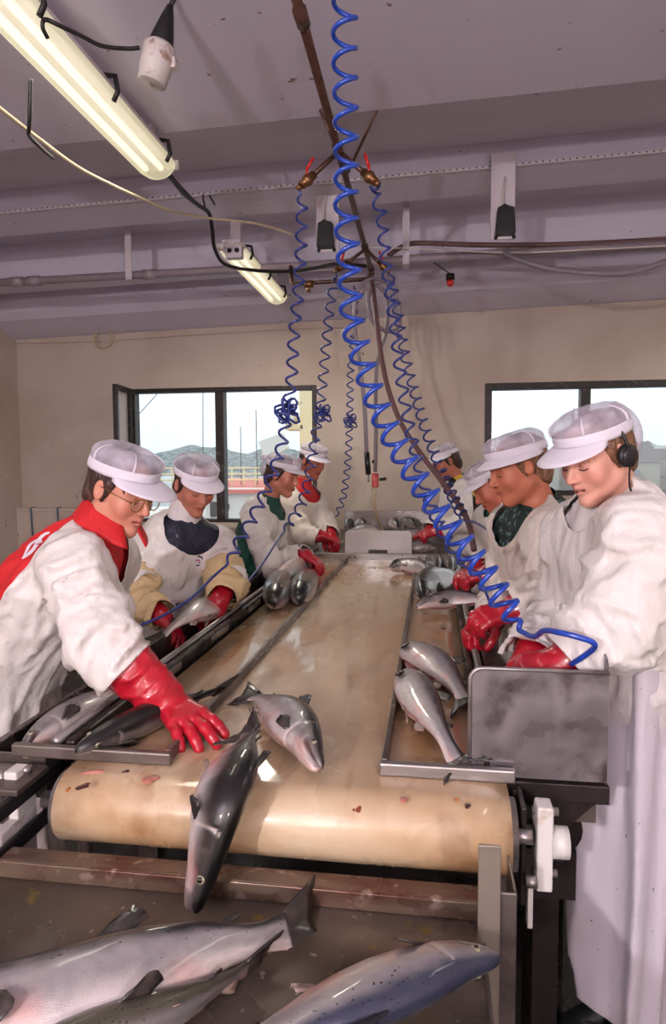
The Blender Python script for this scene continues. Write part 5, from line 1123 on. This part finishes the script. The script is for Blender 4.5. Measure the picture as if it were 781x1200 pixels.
person('woman in red with glasses and white cap reaching over the belt', A(142, 574, 1.72), (.90, -.30, -.44), A(108, 628, 1.745), V(-1.30, 1.80, .93), (1, -.18),
       [arm('R', A(92, 668, 1.60), A(122, 755, 1.52), wr1, tip1-wr1, (.15, .1, -1), curl=(.30, .26, .28, .34), spread=.17, cuff=.165, cr=(.050, .066), r=(.070, .066, .050), thumb=.55, res=.003, slcut=.135, size=1.12),
        arm('L', A(128, 655, 1.93), A(112, 715, 2.02), A(138, 748, 1.98), (1, .1, -.4), (0, -.3, -1), curl=.9)],
       near=2, hsc=.93, top='redcloth', cuts=(back1,), fringe=True, neckcut=(.09, .12), extra=extra1, skin=(206, 142, 120), seed=1, hem=.25, capkw=dict(peak=.075, droop=.12), girth=1.06)
# headset woman on the right
def extra5(root, HL, s_, f_, u_, bvh, jm, sm):
    q = Matrix((f_, u_, s_)).transposed()
    for s in (-1, 1): 
        o = MB().cyl(HL(s*.088, -.006, -.004), HL(s*.104, -.006, -.004), .026, 20).sphere(HL(s*.104, -.006, -.004), (.022, .022, .008), 16, 8, q).build('ear_cushion', M['black'], root)
    MB().tube([HL(.103*math.cos(t)*1.0, -.010-.01*math.sin(t), .0+.108*math.sin(t)**.8) for t in np.linspace(0, PI, 25)], .0042, 8).build('headset_band', M['black'], root)
    MB().tube(spline([HL(-.098, -.004, -.028), HL(-.09, .002, -.06), HL(-.085, .006, -.09), HL(-.083, .0, -.12)], 6), .0022, 6).build('headset_cord', M['cable'], root)
person('woman with black headset and long white apron at the splash plate', A(699, 534, 1.66), (-.74, -.50, -.42), A(722, 590, 1.73), V(.515, 1.79, 1.02), (-.92, -.40),
       [arm('L', A(752, 630, 1.55), A(722, 730, 1.52), A(662, 776, 1.50), (-1, .12, -.35), (-.1, .5, -1), curl=.75, cr=(.040, .048), cuff=.07, r=(.074, .080, .056)),
        arm('R', A(676, 632, 1.86), A(668, 720, 1.90), A(618, 778, 1.66), (-.5, -.8, -.4), (.3, .2, -1), curl=.8, r=(.066, .066, .05), cuff=.07)],
       near=2, hsc=.87, top='offw', hair='hair_light', extra=extra5, skin=(222, 164, 146), seed=5, hem=.185, legs=.05, apron=(.155, .13), apron_off=(-.02, -.05), capkw=dict(peak=.066, droop=.18, bag=True), neckcut=(.05, .095), girth=1.05, feet=V(.50, 1.755, 0))
# woman with the patterned scarf
cut6 = A(652, 585, 2.2)
person('woman in white smock with dark patterned collar at the right trough', A(608, 548, 2.3), (-.90, -.22, -.36), A(632, 592, 2.34), V(.40, 2.42, 1.0), (-.97, -.15),
       [arm('L', A(648, 628, 2.16), A(655, 690, 2.10), A(600, 716, 2.07), (-1, -.15, -.25), (-.2, .4, -1), curl=.8, cuff=.07, cr=(.042, .05), r=(.066, .064, .05)),
        arm('R', A(600, 620, 2.5), A(590, 690, 2.5), A(578, 725, 2.3), (-.7, -.5, -.3), (.2, 0, -1), curl=.8, cuff=.07)],
       near=1, hsc=.94, top='scarf', smock='smock_yel', sleeve=None, cuts=(cutplane(V(.375, 2.3, 1.40), (-.95, -.25, -.22)),), hair='hair_light', skin=(196, 120, 92), seed=6, capkw=dict(peak=.045, half=2.2, droop=.35, lift=-.004), neckcut=(.10, .150), hem=.3, girth=1.05)
person('stooping worker with face hidden behind the patterned collar woman', A(580, 568, 3.2), (-.80, -.15, -.58), A(598, 592, 3.25), V(.40, 3.3, .98), (-.98, -.1),
       [arm('L', A(606, 612, 3.08), A(596, 655, 3.0), A(574, 672, 2.95), (-1, .1, -.2), (-.2, .3, -1), curl=.8, cuff=.17, cr=(.044, .056)),
        arm('R', A(575, 610, 3.4), A(575, 650, 3.42), A(560, 668, 3.2), (-.8, -.4, -.2), (.2, 0, -1), curl=.8, cuff=.17)],
       near=0, top='green', skin=(196, 116, 92), seed=7, capkw=dict(peak=.07), hem=.3)
person('far right worker in white smock over a green yellow and black jacket', A(523, 541, 5.0), (-.88, -.30, -.42), A(538, 566, 5.02), V(.30, 5.02, .98), (-.95, -.25),
       [arm('L', A(546, 584, 4.87), A(542, 612, 4.78), A(514, 622, 4.72), (-1, 0, -.3), (-.2, .3, -1), curl=.8),
        arm('R', A(530, 580, 5.15), A(520, 608, 5.15), A(504, 622, 5.0), (-.9, -.3, -.3), (.2, 0, -1), curl=.8)],
       near=0, top='jacket', cuts=(cutplane(A(548, 570, 5.0), (-.97, -.1, -.05)),), skin=(176, 106, 84), seed=8, capkw=dict(peak=.06, half=1.7, droop=.25), hem=.3)
# left side, farther workers
def badge(root, HL, s_, f_, u_, bvh, jm, sm):
    d = (A(232, 657, 2.6)-CAMP).normalized(); me = sm.data; off = parent_loc(sm); bv = BVHTree.FromPolygons([v.co+off for v in me.vertices], [tuple(p.vertices) for p in me.polygons]); h_ = bv.ray_cast(CAMP, d)
    if h_[0] is None: return
    n = h_[1]; q = V(0, 0, 1).rotation_difference(n).to_matrix(); b = MB()
    b.cyl(h_[0]-n*.001, h_[0]+n*.004, .024, 24, False).build('badge_rim', M['navy'], root); MB().cyl(h_[0]+n*.003, h_[0]+n*.0055, .018, 20, False).build('badge_face', M['capband'], root)
    MB().tube([h_[0]+n*.006+q @ V(-.012, -.004, 0), h_[0]+n*.006+q @ V(0, .006, 0), h_[0]+n*.006+q @ V(.012, -.004, 0)], .0025, 6).build('badge_mark', M['red'], root)
def badge2(root, HL, s_, f_, u_, bvh, jm, sm):
    badge(root, HL, s_, f_, u_, bvh, jm, sm)
    p0, p1 = HL(0, -.022, -.075), A(212, 616, 2.84)+V(0, 0, -.005); ax = (p1-p0).normalized(); e1 = f_.cross(ax).normalized(); e2 = ax.cross(e1)
    rows = [[p0.lerp(p1, k)+(e1*math.cos(t)+e2*math.sin(t))*(.067+dr+.002*math.sin(t*5+k*9)) for t in [2*PI*i/32 for i in range(32)]] for k, dr in ((0, -.004), (.15, .003), (.35, .0), (.55, .006), (.8, .004), (1, .018))]
    MB().grid(rows, True, True).build('turtleneck', M['offw'], root, solid=.004)
person('worker with beige oversleeves, white bib and navy neckline', A(228, 569, 2.8), (.62, -.62, -.46), A(212, 616, 2.84), V(-1.19, 2.87, .95), (.80, -.60),
       [arm('R', A(172, 645, 2.78), A(158, 704, 2.60), A(190, 722, 2.50), (.65, -.2, -.62), (0, -.3, -1), curl=.45, cuff=.06, cr=(.036, .042), r=(.062, .060, .044)),
        arm('L', A(254, 640, 2.90), A(267, 684, 2.80), A(258, 702, 2.66), (-.25, -.45, -.8), (-.4, .2, -.5), curl=.7, cuff=.06, cr=(.036, .042), r=(.062, .060, .044))],
       near=1, top='navy', sleeve='beige', skin=(184, 118, 98), seed=2, extra=badge2, neckcut=(.085, .125), hem=.25, capkw=dict(peak=.07, droop=.08))
person('third worker on the left, white smock over dark green', A(331, 557, 4.0), (.92, -.22, -.32), A(313, 594, 4.02), V(-1.14, 4.03, .95), (.97, -.2),
       [arm('R', A(300, 626, 3.86), A(322, 664, 3.78), A(357, 650, 3.72), (.85, -.1, -.5), (0, 0, -1), curl=.7, cuff=.06, cr=(.036, .042)),
        arm('L', A(318, 618, 4.2), A(330, 655, 4.2), A(356, 652, 3.95), (.8, -.5, -.4), (0, 0, -1), curl=.7, cuff=.06)],
       near=1, top='green', skin=(204, 134, 112), seed=3, cuts=(cutplane(A(287, 620, 4.0), (.95, .25, .30)),), hem=.3, capkw=dict(peak=.07, bag=True))
person('far left worker with red collar beside the far table', A(366, 541, 4.9), (.78, -.52, -.36), A(354, 574, 4.92), V(-1.02, 4.95, .98), (.85, -.5),
       [arm('R', A(340, 594, 4.80), A(356, 628, 4.68), A(379, 628, 4.66), (.8, 0, -.4), (0, -.2, -1), curl=.7, cuff=.1, cr=(.04, .048)),
        arm('L', A(370, 590, 5.02), A(384, 618, 4.92), A(388, 628, 4.76), (.3, -.7, -.4), (0, 0, -1), curl=.7)],
       near=0, top='redcloth', smock='smock_yel', skin=(190, 112, 90), seed=4, hem=.3, neckcut=(.07, .115), capkw=dict(peak=.06, half=1.5, droop=.25))

GROUPS = {'fish': 'salmon on the conveyor and its tables', 'person': 'workers along the conveyor', 'scrap': 'offal scraps on the belt', 'lamp': 'fluorescent ceiling lamps', 'trough': 'gutting troughs beside the belt', 'hill': 'hills outside the windows'}
for o in sc.objects:
    if o.parent is None and o.get('category'):
        if o['category'] in GROUPS: o['group'] = GROUPS[o['category']]
        elif o.name.startswith('coiled_hose'): o['group'] = 'coiled blue air hoses'
        elif o.name.startswith('starter_box'): o['group'] = 'starter boxes on the beam'
